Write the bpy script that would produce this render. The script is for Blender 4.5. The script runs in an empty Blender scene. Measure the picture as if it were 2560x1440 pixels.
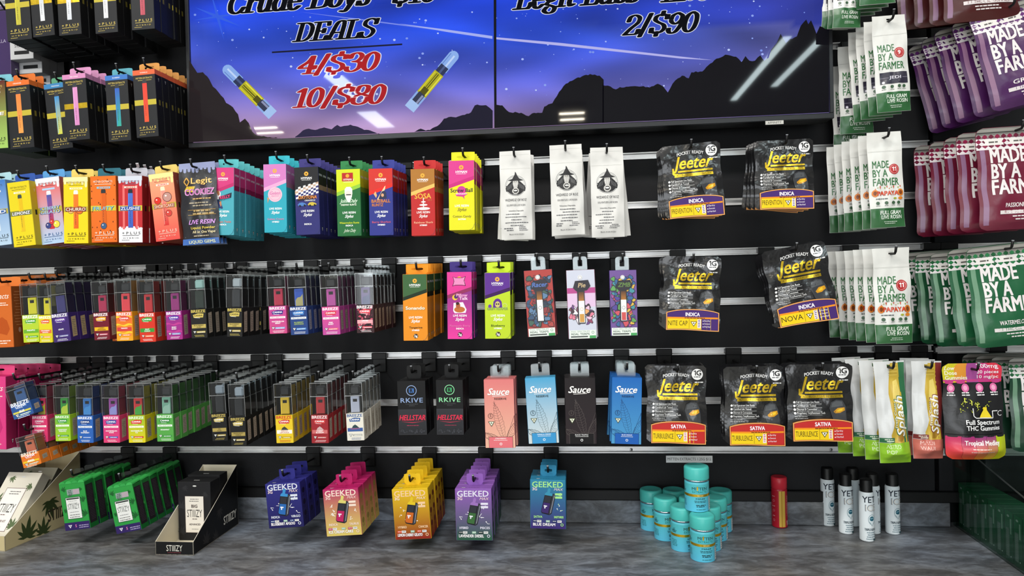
import bpy, math, random
import numpy as np
from mathutils import Matrix, Vector
from mathutils.geometry import tessellate_polygon
random.seed(7)
SC = bpy.context.scene
COL = SC.collection
# ------------------------------------------------------------------ camera, world, lights, exposure
FPX = 1700.0
YAW, PIT, ROL, DIST = 0.10052739, -0.0090462, 0.02420129, 1.43127688
ZS = 1.7172                      # height of the rail marked 0
CAMZ = ZS - 0.26129142
def _rot(y, p, r):
    cy, sy, cp, sp, cr, sr = math.cos(y), math.sin(y), math.cos(p), math.sin(p), math.cos(r), math.sin(r)
    return np.array([[cy,-sy,0],[sy,cy,0],[0,0,1]]) @ np.array([[1,0,0],[0,cp,-sp],[0,sp,cp]]) @ np.array([[cr,0,sr],[0,1,0],[-sr,0,cr]])
RC = _rot(YAW, PIT, ROL)
CAM = np.array([0, -DIST, CAMZ])
cd = bpy.data.cameras.new('camera'); cam = bpy.data.objects.new('camera', cd); COL.objects.link(cam)
cd.sensor_width = 36.0; cd.lens = 36.0 * FPX / 2560.0; cd.clip_start = 0.02
M4 = Matrix.Identity(4)
for i in range(3):
    M4[i][0] = RC[i, 0]; M4[i][1] = RC[i, 2]; M4[i][2] = -RC[i, 1]; M4[i][3] = CAM[i]
cam.matrix_world = M4
SC.camera = cam
wd = bpy.data.worlds.new('world'); SC.world = wd; wd.use_nodes = True
wd.node_tree.nodes['Background'].inputs[0].default_value = (0.75, 0.82, 0.95, 1)
wd.node_tree.nodes['Background'].inputs[1].default_value = 0.35
SC.view_settings.view_transform = 'Standard'; SC.view_settings.look = 'None'
SC.view_settings.gamma = 1.0; SC.view_settings.use_curve_mapping = False
EXPO = 0.0
SC.view_settings.exposure = EXPO
SC.cycles.transparent_max_bounces = 40
SC.cycles.max_bounces = 6
SC.cycles.caustics_reflective = False; SC.cycles.caustics_refractive = False
def area(name, loc, sx, sy, power, color, rot=(0, 0, 0)):
    l = bpy.data.lights.new(name, 'AREA'); l.shape = 'RECTANGLE'; l.size = sx; l.size_y = sy
    l.energy = power; l.color = color
    o = bpy.data.objects.new(name, l); COL.objects.link(o); o.location = loc; o.rotation_euler = rot
    return o
# the shop's ceiling panels and tubes: (x, y, length along x, length along y, watts, colour)
LAMPS = [(-1.35, -1.5, 1.2, 0.3, 33, (1.0, 0.97, 0.92)), (0.1, -1.5, 1.2, 0.3, 29, (1.0, 0.97, 0.92)), (1.7, -1.45, 0.8, 0.3, 7, (1.0, 0.97, 0.92)),
         (-1.63, -3.46, 0.17, 0.82, 24, (0.86, 0.97, 1.0)), (-1.71, -4.48, 0.2, 0.62, 20, (0.86, 0.97, 1.0)),
         (1.26, -3.7, 0.09, 1.5, 14, (0.8, 0.97, 1.0)), (1.48, -3.5, 0.09, 1.2, 10, (0.8, 0.97, 1.0)),
         (-2.76, -4.57, 0.27, 0.08, 9, (1.0, 0.9, 0.72)), (-2.80, -4.76, 0.29, 0.08, 9, (1.0, 0.9, 0.72)),
         (-0.04, -4.60, 0.25, 0.08, 9, (1.0, 0.9, 0.72)), (-0.04, -4.82, 0.25, 0.08, 9, (1.0, 0.9, 0.72))]
LAMP_LABELS = ['ceiling light panel above the left half of the counter', 'ceiling light panel above the middle of the counter', 'ceiling light panel above the right end of the counter',
    'long cool tube light, left, nearer the counter', 'long cool tube light, left, farther from the counter', 'long cool tube light, right, inner of two', 'long cool tube light, right, outer of two',
    'short warm tube light at far left, nearer the counter', 'short warm tube light at far left, farther off', 'short warm tube light in the middle, nearer the counter', 'short warm tube light in the middle, farther off']
CEIL = 2.95
for i, (x, y, sx, sy, p, c) in enumerate(LAMPS):
    area('ceiling_lamp', (x, y, CEIL - 0.075), sx - 0.04, sy - 0.04, p, c)

# added frontal fill light at the opposite wall, unseen behind the photographer
area('front_fill_light', (-0.7, -6.08, 1.25), 3.4, 1.5, 62, (0.93, 0.96, 1.0), (math.pi/2, 0, 0))

def W(px, py, Y):
    d = RC @ np.array([(px - 1280) / FPX, 1, -(py - 720) / FPX]); return CAM + (Y + DIST) / d[1] * d
def Wz(px, py, Z):
    d = RC @ np.array([(px - 1280) / FPX, 1, -(py - 720) / FPX]); return CAM + (Z - CAMZ) / d[2] * d
def rail_z(k): return ZS - k * 0.1016      # one slat per step

# ------------------------------------------------------------------ materials
def lin(c): return c / 12.92 if c <= 0.04045 else ((c + 0.055) / 1.055) ** 2.4
def hx(s):
    if not isinstance(s, str): return s
    return tuple(lin(int(s[i:i + 2], 16) / 255) for i in (0, 2, 4)) + (1.0,)
def mat(name, col='808080', rough=0.5, metal=0.0, vcol=False, coat=0.0, spec=0.5, bump=None, noise=None, emis=None):
    m = bpy.data.materials.new(name); m.use_nodes = True
    nt = m.node_tree; b = nt.nodes['Principled BSDF']
    b.inputs['Base Color'].default_value = hx(col)
    b.inputs['Roughness'].default_value = rough; b.inputs['Metallic'].default_value = metal
    b.inputs['Specular IOR Level'].default_value = spec
    b.inputs['Coat Weight'].default_value = coat; b.inputs['Coat Roughness'].default_value = 0.12
    src = None
    if vcol:
        a = nt.nodes.new('ShaderNodeAttribute'); a.attribute_name = 'Col'; src = a.outputs['Color']
    if noise:   # (scale, dark factor, object coords stretch)
        tc = nt.nodes.new('ShaderNodeTexCoord'); mp = nt.nodes.new('ShaderNodeMapping'); mp.inputs['Scale'].default_value = noise[2]
        n = nt.nodes.new('ShaderNodeTexNoise'); n.inputs['Scale'].default_value = noise[0]; n.inputs['Detail'].default_value = 4
        r = nt.nodes.new('ShaderNodeMapRange'); r.inputs[1].default_value = 0.3; r.inputs[2].default_value = 0.7
        r.inputs[3].default_value = noise[1]; r.inputs[4].default_value = 1.0
        mx = nt.nodes.new('ShaderNodeMix'); mx.data_type = 'RGBA'; mx.blend_type = 'MULTIPLY'; mx.inputs[0].default_value = 1
        nt.links.new(tc.outputs['Object'], mp.inputs[0]); nt.links.new(mp.outputs[0], n.inputs[0]); nt.links.new(n.outputs[0], r.inputs[0])
        if src: nt.links.new(src, mx.inputs[6])
        else: mx.inputs[6].default_value = hx(col)
        nt.links.new(r.outputs[0], mx.inputs[7]); src = mx.outputs[2]
    if src: nt.links.new(src, b.inputs['Base Color'])
    if bump:    # (scale, strength, distance, stretch)
        tc = nt.nodes.new('ShaderNodeTexCoord'); mp = nt.nodes.new('ShaderNodeMapping'); mp.inputs['Scale'].default_value = bump[3] if len(bump) > 3 else (1, 1, 1)
        n = nt.nodes.new('ShaderNodeTexNoise'); n.inputs['Scale'].default_value = bump[0]; n.inputs['Detail'].default_value = 3
        bu = nt.nodes.new('ShaderNodeBump'); bu.inputs['Strength'].default_value = bump[1]; bu.inputs['Distance'].default_value = bump[2]
        nt.links.new(tc.outputs['Object'], mp.inputs[0]); nt.links.new(mp.outputs[0], n.inputs[0])
        nt.links.new(n.outputs[0], bu.inputs['Height']); nt.links.new(bu.outputs[0], b.inputs['Normal'])
        if coat: nt.links.new(bu.outputs[0], b.inputs['Coat Normal'])
    if emis is not None:
        b.inputs['Emission Strength'].default_value = emis
        if src: nt.links.new(src, b.inputs['Emission Color']); nt.links.remove(b.inputs['Base Color'].links[0]); b.inputs['Base Color'].default_value = (0.004, 0.004, 0.005, 1)
        else: b.inputs['Emission Color'].default_value = hx(col)
    return m
def acrylic(name, tint, k, rough=0.05, base=0.0):
    m = bpy.data.materials.new(name); m.use_nodes = True; nt = m.node_tree
    nt.nodes.remove(nt.nodes['Principled BSDF']); out = nt.nodes['Material Output']
    tr = nt.nodes.new('ShaderNodeBsdfTransparent'); tr.inputs[0].default_value = hx(tint)
    gl = nt.nodes.new('ShaderNodeBsdfGlossy'); gl.inputs['Roughness'].default_value = rough; gl.inputs[0].default_value = (1, 1, 1, 1)
    fr = nt.nodes.new('ShaderNodeFresnel'); fr.inputs[0].default_value = 1.49
    ge = nt.nodes.new('ShaderNodeNewGeometry'); mi = nt.nodes.new('ShaderNodeMath'); mi.operation = 'MULTIPLY_ADD'; mi.inputs[1].default_value = 1/1.49 - 1.49; mi.inputs[2].default_value = 1.49   # same reflectance from both sides of the thin wall
    nt.links.new(ge.outputs['Backfacing'], mi.inputs[0]); nt.links.new(mi.outputs[0], fr.inputs[0])
    ad = nt.nodes.new('ShaderNodeMath'); ad.operation = 'MULTIPLY_ADD'; ad.inputs[1].default_value = k; ad.inputs[2].default_value = base; ad.use_clamp = True
    mx = nt.nodes.new('ShaderNodeMixShader')
    nt.links.new(fr.outputs[0], ad.inputs[0]); nt.links.new(ad.outputs[0], mx.inputs[0])
    nt.links.new(tr.outputs[0], mx.inputs[1]); nt.links.new(gl.outputs[0], mx.inputs[2]); nt.links.new(mx.outputs[0], out.inputs[0])
    return m
MT = dict(
    print=mat('printed_card', vcol=True, rough=0.5, spec=0.25),
    gloss=mat('printed_gloss', vcol=True, rough=0.33, spec=0.35, coat=0.06),
    foil=mat('foil_pouch', vcol=True, rough=0.3, spec=0.6, bump=(60, 0.3, 0.002)),
    foilk=mat('black_foil_pouch', vcol=True, rough=0.2, spec=0.7, bump=(34, 0.7, 0.004)),
    matte=mat('matte_pouch', vcol=True, rough=0.55, spec=0.4, bump=(50, 0.25, 0.002)),
    gold=mat('gold_foil', 'f2cc3c', rough=0.26, metal=0.9, bump=(45, 0.35, 0.003)),
    holo=mat('silver_foil', 'd8dce4', rough=0.2, metal=0.9),
    black=mat('black_plastic', '0a0a0b', rough=0.42, spec=0.35),
    peg=mat('black_peg', '080809', rough=0.45, spec=0.3),
    tip=mat('peg_tip', '8d9196', rough=0.4),
    alu=mat('brushed_aluminium', 'f2f2f2', rough=0.34, metal=0.75, bump=(60, 0.2, 0.0006, (0.25, 8, 40)), noise=(14, 0.72, (0.8, 1, 1))),
    panel=mat('black_panel', '17181b', rough=0.62, spec=0.25, bump=(500, 0.25, 0.0006), noise=(6, 0.8, (1, 1, 1))),
    clear=acrylic('clear_acrylic', 'f6f8f8', 1.25, 0.08, 0.005),
    edge=acrylic('acrylic_edge', 'dfe4e6', 1.0, 0.35, 0.30),
    blister=acrylic('clear_film', 'f4f7f7', 0.7, 0.2, 0.03),
    smoke=acrylic('dark_acrylic', 'e6eeea', 0.8, 0.04, 0.0),
)
# ------------------------------------------------------------------ mesh builder
class MB:
    def __init__(s): s.v = []; s.f = []; s.c = []; s.m = []; s.n = 0
    def add(s, v, f, c, m=0):
        v = [tuple(p) for p in v]; s.v += v; n = s.n
        s.f += [tuple(i + n for i in q) for q in f]; s.m += [m] * len(f)
        if isinstance(c, str): c = hx(c)
        s.c += (list(c) if isinstance(c, list) else [c] * len(v)); s.n += len(v)
    def box(s, x0, x1, y0, y1, z0, z1, c, m=0, ch=0.0):
        if ch <= 0:
            v = [(x, y, z) for z in (z0, z1) for y in (y0, y1) for x in (x0, x1)]
            s.add(v, [(0,2,3,1),(4,5,7,6),(0,1,5,4),(2,6,7,3),(0,4,6,2),(1,3,7,5)], c, m); return
        v = []; idx = {}
        for ix, x in enumerate((x0, x1)):
            for iy, y in enumerate((y0, y1)):
                for iz, z in enumerate((z0, z1)):
                    sx, sy, sz = 1 - 2 * ix, 1 - 2 * iy, 1 - 2 * iz
                    idx[ix, iy, iz] = len(v)
                    v += [(x, y + sy * ch, z + sz * ch), (x + sx * ch, y, z + sz * ch), (x + sx * ch, y + sy * ch, z)]
        F = []
        def q(*k): F.append(tuple(k))
        for a in (0, 1):
            r = [(0,0),(1,0),(1,1),(0,1)]
            f = [idx[(a,) + k] for k in r]; f = f[::-1] if a == 0 else f; q(*f)
            f = [idx[k[0], a, k[1]] + 1 for k in r]; f = f if a == 0 else f[::-1]; q(*f)
            f = [idx[k + (a,)] + 2 for k in r]; f = f[::-1] if a == 0 else f; q(*f)
        for a in (0, 1):
            for b in (0, 1):
                q(idx[a,b,0], idx[a,b,1], idx[a,b,1]+1, idx[a,b,0]+1)
                q(idx[a,0,b], idx[a,1,b], idx[a,1,b]+2, idx[a,0,b]+2)
                q(idx[0,a,b]+1, idx[1,a,b]+1, idx[1,a,b]+2, idx[0,a,b]+2)
        for k, i in idx.items(): q(i, i+1, i+2)
        s.add(v, F, c, m)
    def tube(s, pts, r, c, m=0, n=8, cap=True):
        pts = [Vector(p) for p in pts]; rings = []; V = []
        for i, p in enumerate(pts):
            t = (pts[min(i+1, len(pts)-1)] - pts[max(i-1, 0)]).normalized()
            a = t.orthogonal().normalized() if i == 0 else (a - t * a.dot(t)).normalized()
            b = t.cross(a); rr = r[i] if isinstance(r, (list, tuple)) else r
            for k in range(n):
                th = 2 * math.pi * k / n; V.append(p + a * math.cos(th) * rr + b * math.sin(th) * rr)
        F = [(i*n+k, i*n+(k+1) % n, (i+1)*n+(k+1) % n, (i+1)*n+k) for i in range(len(pts)-1) for k in range(n)]
        if cap: F += [tuple(range(n))[::-1], tuple((len(pts)-1)*n + k for k in range(n))]
        s.add(V, F, c, m)
    def lathe(s, prof, c, m=0, n=28, cx=0, cy=0):
        V = []; F = []
        for r, z in prof: V += [(cx + r*math.cos(2*math.pi*k/n), cy + r*math.sin(2*math.pi*k/n), z) for k in range(n)]
        for i in range(len(prof)-1):
            F += [(i*n+k, i*n+(k+1) % n, (i+1)*n+(k+1) % n, (i+1)*n+k) for k in range(n)]
        F += [tuple(range(n))[::-1], tuple((len(prof)-1)*n+k for k in range(n))]
        s.add(V, F, c, m)
    def mesh(s, name, mats, smooth=False):
        me = bpy.data.meshes.new(name); me.from_pydata(s.v, [], s.f); 
        a = me.color_attributes.new('Col', 'FLOAT_COLOR', 'POINT')
        a.data.foreach_set('color', np.array([x for c in s.c for x in c], dtype=np.float32))
        for m in mats: me.materials.append(MT[m] if isinstance(m, str) else m)
        me.polygons.foreach_set('material_index', s.m)
        if smooth: me.polygons.foreach_set('use_smooth', [True] * len(me.polygons))
        me.update(); return me
def obj(name, me, parent=None, loc=(0, 0, 0), rot=(0, 0, 0)):
    o = bpy.data.objects.new(name, me); COL.objects.link(o)
    if parent: o.parent = parent
    o.location = loc; o.rotation_euler = rot; return o
def thing(name, label, cat, loc, rot=(0, 0, 0), group=None):
    o = obj(name, None, None, loc, rot); o.empty_display_size = 0.01
    o['label'] = label; o['category'] = cat
    if group: o['group'] = group
    return o
# ------------------------------------------------------------------ flat print: text and shapes
_tc = {}
def glyphs(s, bold, shear, sp=1.0):
    k = (s, bold, shear, sp)
    if k in _tc: return _tc[k]
    cu = bpy.data.curves.new('t', 'FONT'); cu.body = s; cu.size = 1.0; cu.offset = bold; cu.shear = shear
    cu.resolution_u = 2; cu.space_character = sp; cu.fill_mode = 'FRONT'
    o = bpy.data.objects.new('t', cu); me = o.to_mesh()
    v = np.array([p.co[:2] for p in me.vertices]) if len(me.vertices) else np.zeros((1, 2))
    f = [tuple(p.vertices) for p in me.polygons]
    o.to_mesh_clear(); bpy.data.objects.remove(o); bpy.data.curves.remove(cu)
    x0, x1 = v[:, 0].min(), v[:, 0].max()
    v = v - np.array([(x0 + x1) / 2, 0]); v /= 0.70
    _tc[k] = (v, f, (x1 - x0) / 0.70); return _tc[k]
class Art:
    """print on a face: canvas u 0..100 across, v upwards; mp(u, v, lift) gives the point"""
    def __init__(s, mb, mp, base=0.00002, dl=0.00001): s.mb = mb; s.mp = mp; s.l = base; s.dl = dl; s.step = 1e9
    def up(s): s.l += s.dl; return s.l
    def emit(s, pts, faces, l, c, m=0):
        """2D faces; on a curved face long edges are split so the print follows it"""
        if s.step > 1e6: s.mb.add([s.mp(u, v, l) for u, v in pts], faces, c, m); return
        P = [tuple(p) for p in pts]; out = []; mid = {}
        st = []
        for f in faces:
            if len(f) == 3: st.append(tuple(f))
            else: st += [tuple(f[i] for i in t) for t in tessellate_polygon([[Vector((P[i][0], P[i][1], 0)) for i in f]])]
        S2 = s.step**2
        while st:
            t = st.pop(); d = [(P[t[i]][0]-P[t[(i+1) % 3]][0])**2 + (P[t[i]][1]-P[t[(i+1) % 3]][1])**2 for i in range(3)]
            if max(d) <= S2: out.append(t); continue
            i = d.index(max(d)); a, b, e = t[i], t[(i+1) % 3], t[(i+2) % 3]; k = (min(a, b), max(a, b))
            if k not in mid: mid[k] = len(P); P.append(((P[a][0]+P[b][0])/2, (P[a][1]+P[b][1])/2))
            q = mid[k]; st += [(a, q, e), (q, b, e)]
        s.mb.add([s.mp(u, v, l) for u, v in P], out, c, m)
    def poly(s, pts, c, m=0): s.emit(pts, [tuple(range(len(pts)))], s.up(), c, m)
    def strip(s, xs, bot, top, c, m=0, ny=1):
        l = s.up(); V = []; F = []; n = len(xs); C = []
        cc = c if isinstance(c, tuple) and isinstance(c[0], (str, tuple)) else None
        for j in range(ny + 1):
            t = j / ny
            for x in xs:
                b, tp = bot(x), top(x); V.append(s.mp(x, b + (tp - b) * t, l))
                if cc: a, e = hx(cc[0]), hx(cc[1]); C.append(tuple(a[i] + (e[i] - a[i]) * t for i in range(3)) + (1.0,))
        for j in range(ny):
            F += [(j*n+i, j*n+i+1, (j+1)*n+i+1, (j+1)*n+i) for i in range(n - 1)]
        s.mb.add(V, F, C if cc else c, m)
    def rect(s, x0, y0, x1, y1, c, m=0):
        grad = isinstance(c, tuple) and isinstance(c[0], (str, tuple))
        nx = max(1, int(abs(x1 - x0) / s.step + .99)); ny = max(6 if grad else 1, int(abs(y1 - y0) / s.step + .99))
        s.strip([x0 + (x1 - x0) * i / nx for i in range(nx + 1)], lambda x: y0, lambda x: y1, c, m, ny)
    def ell(s, cx, cy, rx, ry, c, n=18, m=0):
        s.poly([(cx + rx*math.cos(2*math.pi*k/n), cy + ry*math.sin(2*math.pi*k/n)) for k in range(n)], c, m)
    def ring(s, cx, cy, r0, r1, c, n=20, m=0, asp=1.0):
        l = s.up(); V = []
        for r in (r0, r1): V += [s.mp(cx + r*math.cos(2*math.pi*k/n), cy + asp*r*math.sin(2*math.pi*k/n), l) for k in range(n)]
        s.mb.add(V, [(k, (k+1) % n, n+(k+1) % n, n+k) for k in range(n)], c, m)
    def line(s, pts, w, c, m=0):
        l = s.up()
        for (a, b), (p, q) in zip(pts[:-1], pts[1:]):
            dx, dy = p - a, q - b; L = math.hypot(dx, dy) or 1; nx, ny = -dy/L*w/2, dx/L*w/2
            s.emit([(a+nx, b+ny), (a-nx, b-ny), (p-nx, q-ny), (p+nx, q+ny)], [(0,1,2,3)], l, c, m)
    def text(s, t, cx, y, h, c, w=None, bold=0.012, shear=0.0, rot=0.0, sp=1.0, m=0, maxw=None, arc=0.0, al='c', yx=1.0):
        v, f, wd = glyphs(t, 0.0, shear, sp); l = s.up(); k = h
        kx = (w / wd) if w else h * yx
        if maxw and kx * wd > maxw: kx = maxw / wd
        cr, sr = math.cos(rot), math.sin(rot)
        off = 0 if al == 'c' else (wd / 2 * kx if al == 'l' else -wd / 2 * kx)
        P = []
        for x, y0 in v:
            X = x * kx + off; Y = y0 * k - arc * (X * X); P.append((cx + X*cr - Y*sr, y + X*sr + Y*cr))
        if bold <= .015: s.emit(P, f, l, c, m); return
        d = h*min(bold, .07)*.62; D = ((d, d*.7), (-d, -d*.7), (-d, d*.7), (d, -d*.7)) if h > 5 else ((d*.8, 0), (-d*.8, 0))
        for ox, oy in D: l = s.up(); s.emit([(x + ox*cr - oy*sr, y0 + ox*sr + oy*cr) for x, y0 in P], f, l, c, m)
    def lines(s, x0, x1, y, n, dy, h, c, jit=0.25, al='c'):
        """rows of print too small to read: broken dashes"""
        rg = random.Random(int(x0*7 + y*13 + n)); s.up(); sv = s.dl; s.dl = 0
        for i in range(n):
            a = x0 + (x1 - x0) * jit * rg.random() * (0 if al == 'l' else 1); b = x1 - (x1 - x0) * jit * rg.random(); x = a
            while x < b:
                e = min(b, x + h * rg.uniform(1.2, 4)); s.rect(x, y - i*dy, e, y - i*dy + h, c); x = e + h * 0.5
        s.dl = sv
    def one(s, cx, y, h, c):
        w = h*.17; s.poly([(cx - w*.2, y), (cx + w, y), (cx + w, y + h), (cx - w*.1, y + h), (cx - w*1.9, y + h*.80), (cx - w*1.5, y + h*.68), (cx - w*.2, y + h*.76)], c)
    def tri(s, cx, cy, r, c='ffffff', c2='222222'):
        s.poly([(cx - r, cy + r*.6), (cx, cy - r), (cx + r, cy + r*.6)], c2)
        s.poly([(cx - r*.72, cy + r*.45), (cx, cy - r*.7), (cx + r*.72, cy + r*.45)], c)
        s.ell(cx, cy + r*.08, r*.22, r*.22, c2, 8)
    def leaf(s, cx, cy, r, c, rot=0.0, lw=None):
        for k in range(-3, 4):
            a = rot + k * 0.52; L = r * (1 - abs(k) * 0.17); w = L * 0.13
            dx, dy = math.sin(a), math.cos(a)
            pts = [(cx, cy), (cx + dx*L*.35 - dy*w, cy + dy*L*.35 + dx*w), (cx + dx*L*.7 - dy*w*.7, cy + dy*L*.7 + dx*w*.7), (cx + dx*L, cy + dy*L),
                   (cx + dx*L*.7 + dy*w*.7, cy + dy*L*.7 - dx*w*.7), (cx + dx*L*.35 + dy*w, cy + dy*L*.35 - dx*w)]
            if lw: s.line(pts + [pts[0]], lw, c)
            else: s.poly(pts, c)
    def drips(s, y, c, n=8, amp=10, H0=0, seed=1):
        rg = random.Random(seed)
        s.rect(0, y, 100, H0, c); wd = 100 / n
        for i in range(n):
            L = amp * rg.uniform(.25, 1); x = i * wd + wd * .1; w = wd * .8
            s.poly([(x, y + .5), (x + w*.1, y - L*.8), (x + w*.5, y - L), (x + w*.9, y - L*.8), (x + w, y + .5)], c)
    def blobs(s, x0, y0, x1, y1, cols, n, r, seed=3):
        rg = random.Random(seed)
        for i in range(n):
            rx = r * rg.uniform(.4, 1); ry = r * rg.uniform(.4, 1)
            cx = rg.uniform(x0 + rx, x1 - rx); cy = rg.uniform(y0 + ry, y1 - ry); a = rg.uniform(0, 3); ph = rg.uniform(0, 6)
            rim = []
            for k in range(12):
                th = k*math.pi/6; q = 1 + .22*math.sin(3*th + ph); X, Y = rx*math.cos(th)*q, ry*math.sin(th)*q
                rim.append((min(x1, max(x0, cx + X*math.cos(a) - Y*math.sin(a))), min(y1, max(y0, cy + X*math.sin(a) + Y*math.cos(a)))))
            s.poly([(cx + (p-cx)*1.0, cy + (q-cy)*1.0) for p, q in rim], '14121a')
            s.poly([(cx + (p-cx)*.82, cy + (q-cy)*.82) for p, q in rim], cols[i % len(cols)])
# ------------------------------------------------------------------ generic goods
def carton_mesh(w, h, t, base, front=None, side=None, top=None, m='print', ch=0.0006):
    """folding carton: x -w/2..w/2, y 0..t, z 0..h"""
    mb = MB(); mb.box(-w/2, w/2, 0, t, 0, h, base, 0, ch); k = w / 100; H = h / k
    if front: front(Art(mb, lambda u, v, l: (-w/2 + u*k, -l, v*k)), H)
    if side:
        for sg in (1, -1):
            side(Art(mb, lambda u, v, l: (sg*(w/2 + l), (u if sg > 0 else 100 - u) * t/100, v*k)), H)
    if top: top(Art(mb, lambda u, v, l: (-w/2 + u*k, v*t/100, h + l)), 100)
    return mb.mesh('carton', [m, 'gold', 'holo'])
def tab_mesh(w, h, c, m='print', th=0.0005, sw=0.011, sh=0.0035, cx=0.0, rr=0.004, art=None):
    """hang tab standing on z=0 with a real slot; returns mesh, height of the slot's upper edge"""
    mb = MB(); hz = h * 0.52; n = 40; out = []; inn = []
    for k in range(n):
        a = 2*math.pi*(k + .5)/n; ca, sa = math.cos(a), math.sin(a)
        d = min((w/2)/abs(ca) if abs(ca) > 1e-6 else 9, ((h - hz) if sa > 0 else hz)/abs(sa) if abs(sa) > 1e-6 else 9)
        x, z = ca*d, hz + sa*d
        if z > h/2 and rr > 0:      # round the upper corners
            ex, ez = w/2 - rr, h - rr
            if abs(x) > ex and z > ez:
                dx, dz = abs(x) - ex, z - ez; L = math.hypot(dx, dz); x = math.copysign(ex + dx*rr/L, x); z = ez + dz*rr/L
        out.append((x, z))
        d = min((sw/2)/abs(ca) if abs(ca) > 1e-6 else 9, (sh/2)/abs(sa) if abs(sa) > 1e-6 else 9)
        bump = 0.0015*max(0, 1 - abs(ca*d)/0.003) if sa > 0 else 0
        inn.append((ca*d, hz + sa*d + bump))
    # outer corners exactly
    for y in (0, th):
        pass
    V = [(x, 0, z) for x, z in out] + [(x, 0, z) for x, z in inn] + [(x, th, z) for x, z in out] + [(x, th, z) for x, z in inn]; F = []
    for k in range(n):
        j = (k + 1) % n
        F += [(k, n+k, n+j, j), (2*n+k, 2*n+j, 3*n+j, 3*n+k), (k, j, 2*n+j, 2*n+k), (n+k, 3*n+k, 3*n+j, n+j)]
    mb.add(V, F, c)
    for sx in (-1, 1):
        mb.add([(sx*w/2, 0, 0), (sx*w/2, 0, .25*h), (sx*w*.38, 0, 0)], [(0, 1, 2)], c)
    return mb.mesh('hang_tab', [m]), hz + sh/2
def pouch_mesh(w, h, T, base, art=None, m='foil', waist=0.0, seed=1, wr=1.0, head=0.17, rc=0.0, hole=True, nu=16, nv=30, botw=0.0, fold=0.0, edgecol=None):
    """flexible pouch hanging from its top edge: grid front and back, pillow profile, sealed rim, punched hole"""
    rg = random.Random(seed); ph = [rg.uniform(0, 6.28) for _ in range(8)]
    k = w / 100; H = h / k
    def halfw(v):
        a = 1 - waist*math.exp(-((v - 0.62)/0.13)**2) + botw*max(0, .35 - v)
        a += 0.006*wr*math.sin(v*17 + ph[0])
        if rc:
            dz = min(v, 1 - v)*h
            if dz < rc: a -= (rc - math.sqrt(max(0, rc*rc - (rc - dz)**2)))/(w/2)
        return a * w/2
    def pos(u, v, lift=0.0, side=-1):
        uu = min(1, max(0, u/100)); vv = min(1, max(0, v/H)); s_ = 2*uu - 1
        hwv = halfw(vv); x = s_*hwv
        body = max(0, 1 - abs(s_)**2.6) * (0 if vv > 1 - head else math.sin(min(1, (1 - head - vv)/(1 - head)*1.15)*math.pi*.5)**.8 * min(1, (vv + .02)*9))
        e = T*body
        wv = wr*0.0011*(math.sin(vv*23 + s_*3 + ph[1])*math.cos(s_*5 + ph[2]) + .6*math.sin(vv*11 - s_*9 + ph[3])) * min(1, vv*6)
        if fold: wv += fold*math.exp(-((vv - .10 - .02*math.sin(s_*4 + ph[4]))/.05)**2)*-1
        edge = wr*0.0013*math.sin(vv*14 + ph[5])*s_*abs(s_)
        return (x, side*(e*0.5) + wv*(body*.8 + .2) + edge - (lift if side < 0 else -lift), vv*h)
    mb = MB(); us = [100*i/nu for i in range(nu+1)]; vs = [H*j/nv for j in range(nv+1)]
    hj = nv - 2; hi = nu//2 - 1
    for side in (-1, 1):
        V = [pos(u, v, 0.00015, side) for v in vs for u in us]; F = []
        for j in range(nv):
            for i in range(nu):
                if hole and j == hj and i in (hi, hi + 1): continue
                q = (j*(nu+1)+i, j*(nu+1)+i+1, (j+1)*(nu+1)+i+1, (j+1)*(nu+1)+i); F.append(q if side < 0 else q[::-1])
        mb.add(V, F, base)
    if art:
        G = [[pos(u, v, 0.00015, -1) for u in us] for v in vs]
        def onface(u, v, l):
            fu = min(nu - 1e-6, max(0, u/100*nu)); fv = min(nv - 1e-6, max(0, v/H*nv)); i, j = int(fu), int(fv); a, b = fu - i, fv - j
            A0, B0, C0, D0 = G[j][i], G[j][i+1], G[j+1][i], G[j+1][i+1]
            p = [(A0[q]*(1-a) + B0[q]*a)*(1-b) + (C0[q]*(1-a) + D0[q]*a)*b for q in range(3)]
            return (p[0], p[1] - 0.00022 - l, p[2])
        A = Art(mb, onface, 0.00003, 0.000018); A.step = 3.0; art(A, H)
    me = mb.mesh('pouch', [m, 'gold', 'holo', 'print'], smooth=True)
    return me, (hj + 0.55)/nv*h
ORD = ['front', 'second', 'third', 'fourth', 'fifth', 'sixth', 'seventh', 'eighth', 'ninth', 'tenth']
PEGS = []
def peg(hx_, hz, yt, k, desc, tipup=0.012, base_dz=0.024, side=0.0):
    """slatwall peg through the point (hx_, yt, hz), its clip in rail k"""
    zr = rail_z(k); zb = zr - base_dz
    r = 0.0021
    o = thing('peg_hook', 'peg hook of the ' + desc, 'hook', (hx_, 0, zb))
    mb = MB(); mb.box(-.0145, .0145, -.0065, -.002, -.018, .010, '0c0c0d', 0, .0008); mb.box(-.016, .016, -.010, .004, .0095, .0235, '080809', 0, .001)
    obj('clip_plate', mb.mesh('clip_plate', ['black']), o)
    mb = MB(); hz -= zb; sl = (hz - 0) / abs(yt)
    ye = yt - 0.016
    mb.tube([(0, -.005, -0.002), (side*.4, yt*.5, hz*.5), (side, ye, sl*abs(ye)), (side, ye - .003, sl*abs(ye) + .003), (side, ye - .006, sl*abs(ye) + tipup)], r, '0a0a0b', 0, 8)
    obj('rod', mb.mesh('rod', ['peg'], True), o)
    mb = MB(); mb.tube([(side, ye - .0059, sl*abs(ye) + tipup), (side, ye - .0063, sl*abs(ye) + tipup + .0016)], r*1.02, '8d9196', 0, 8)
    obj('tip_cap', mb.mesh('tip_cap', ['tip'], True), o)
    return sl
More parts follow.
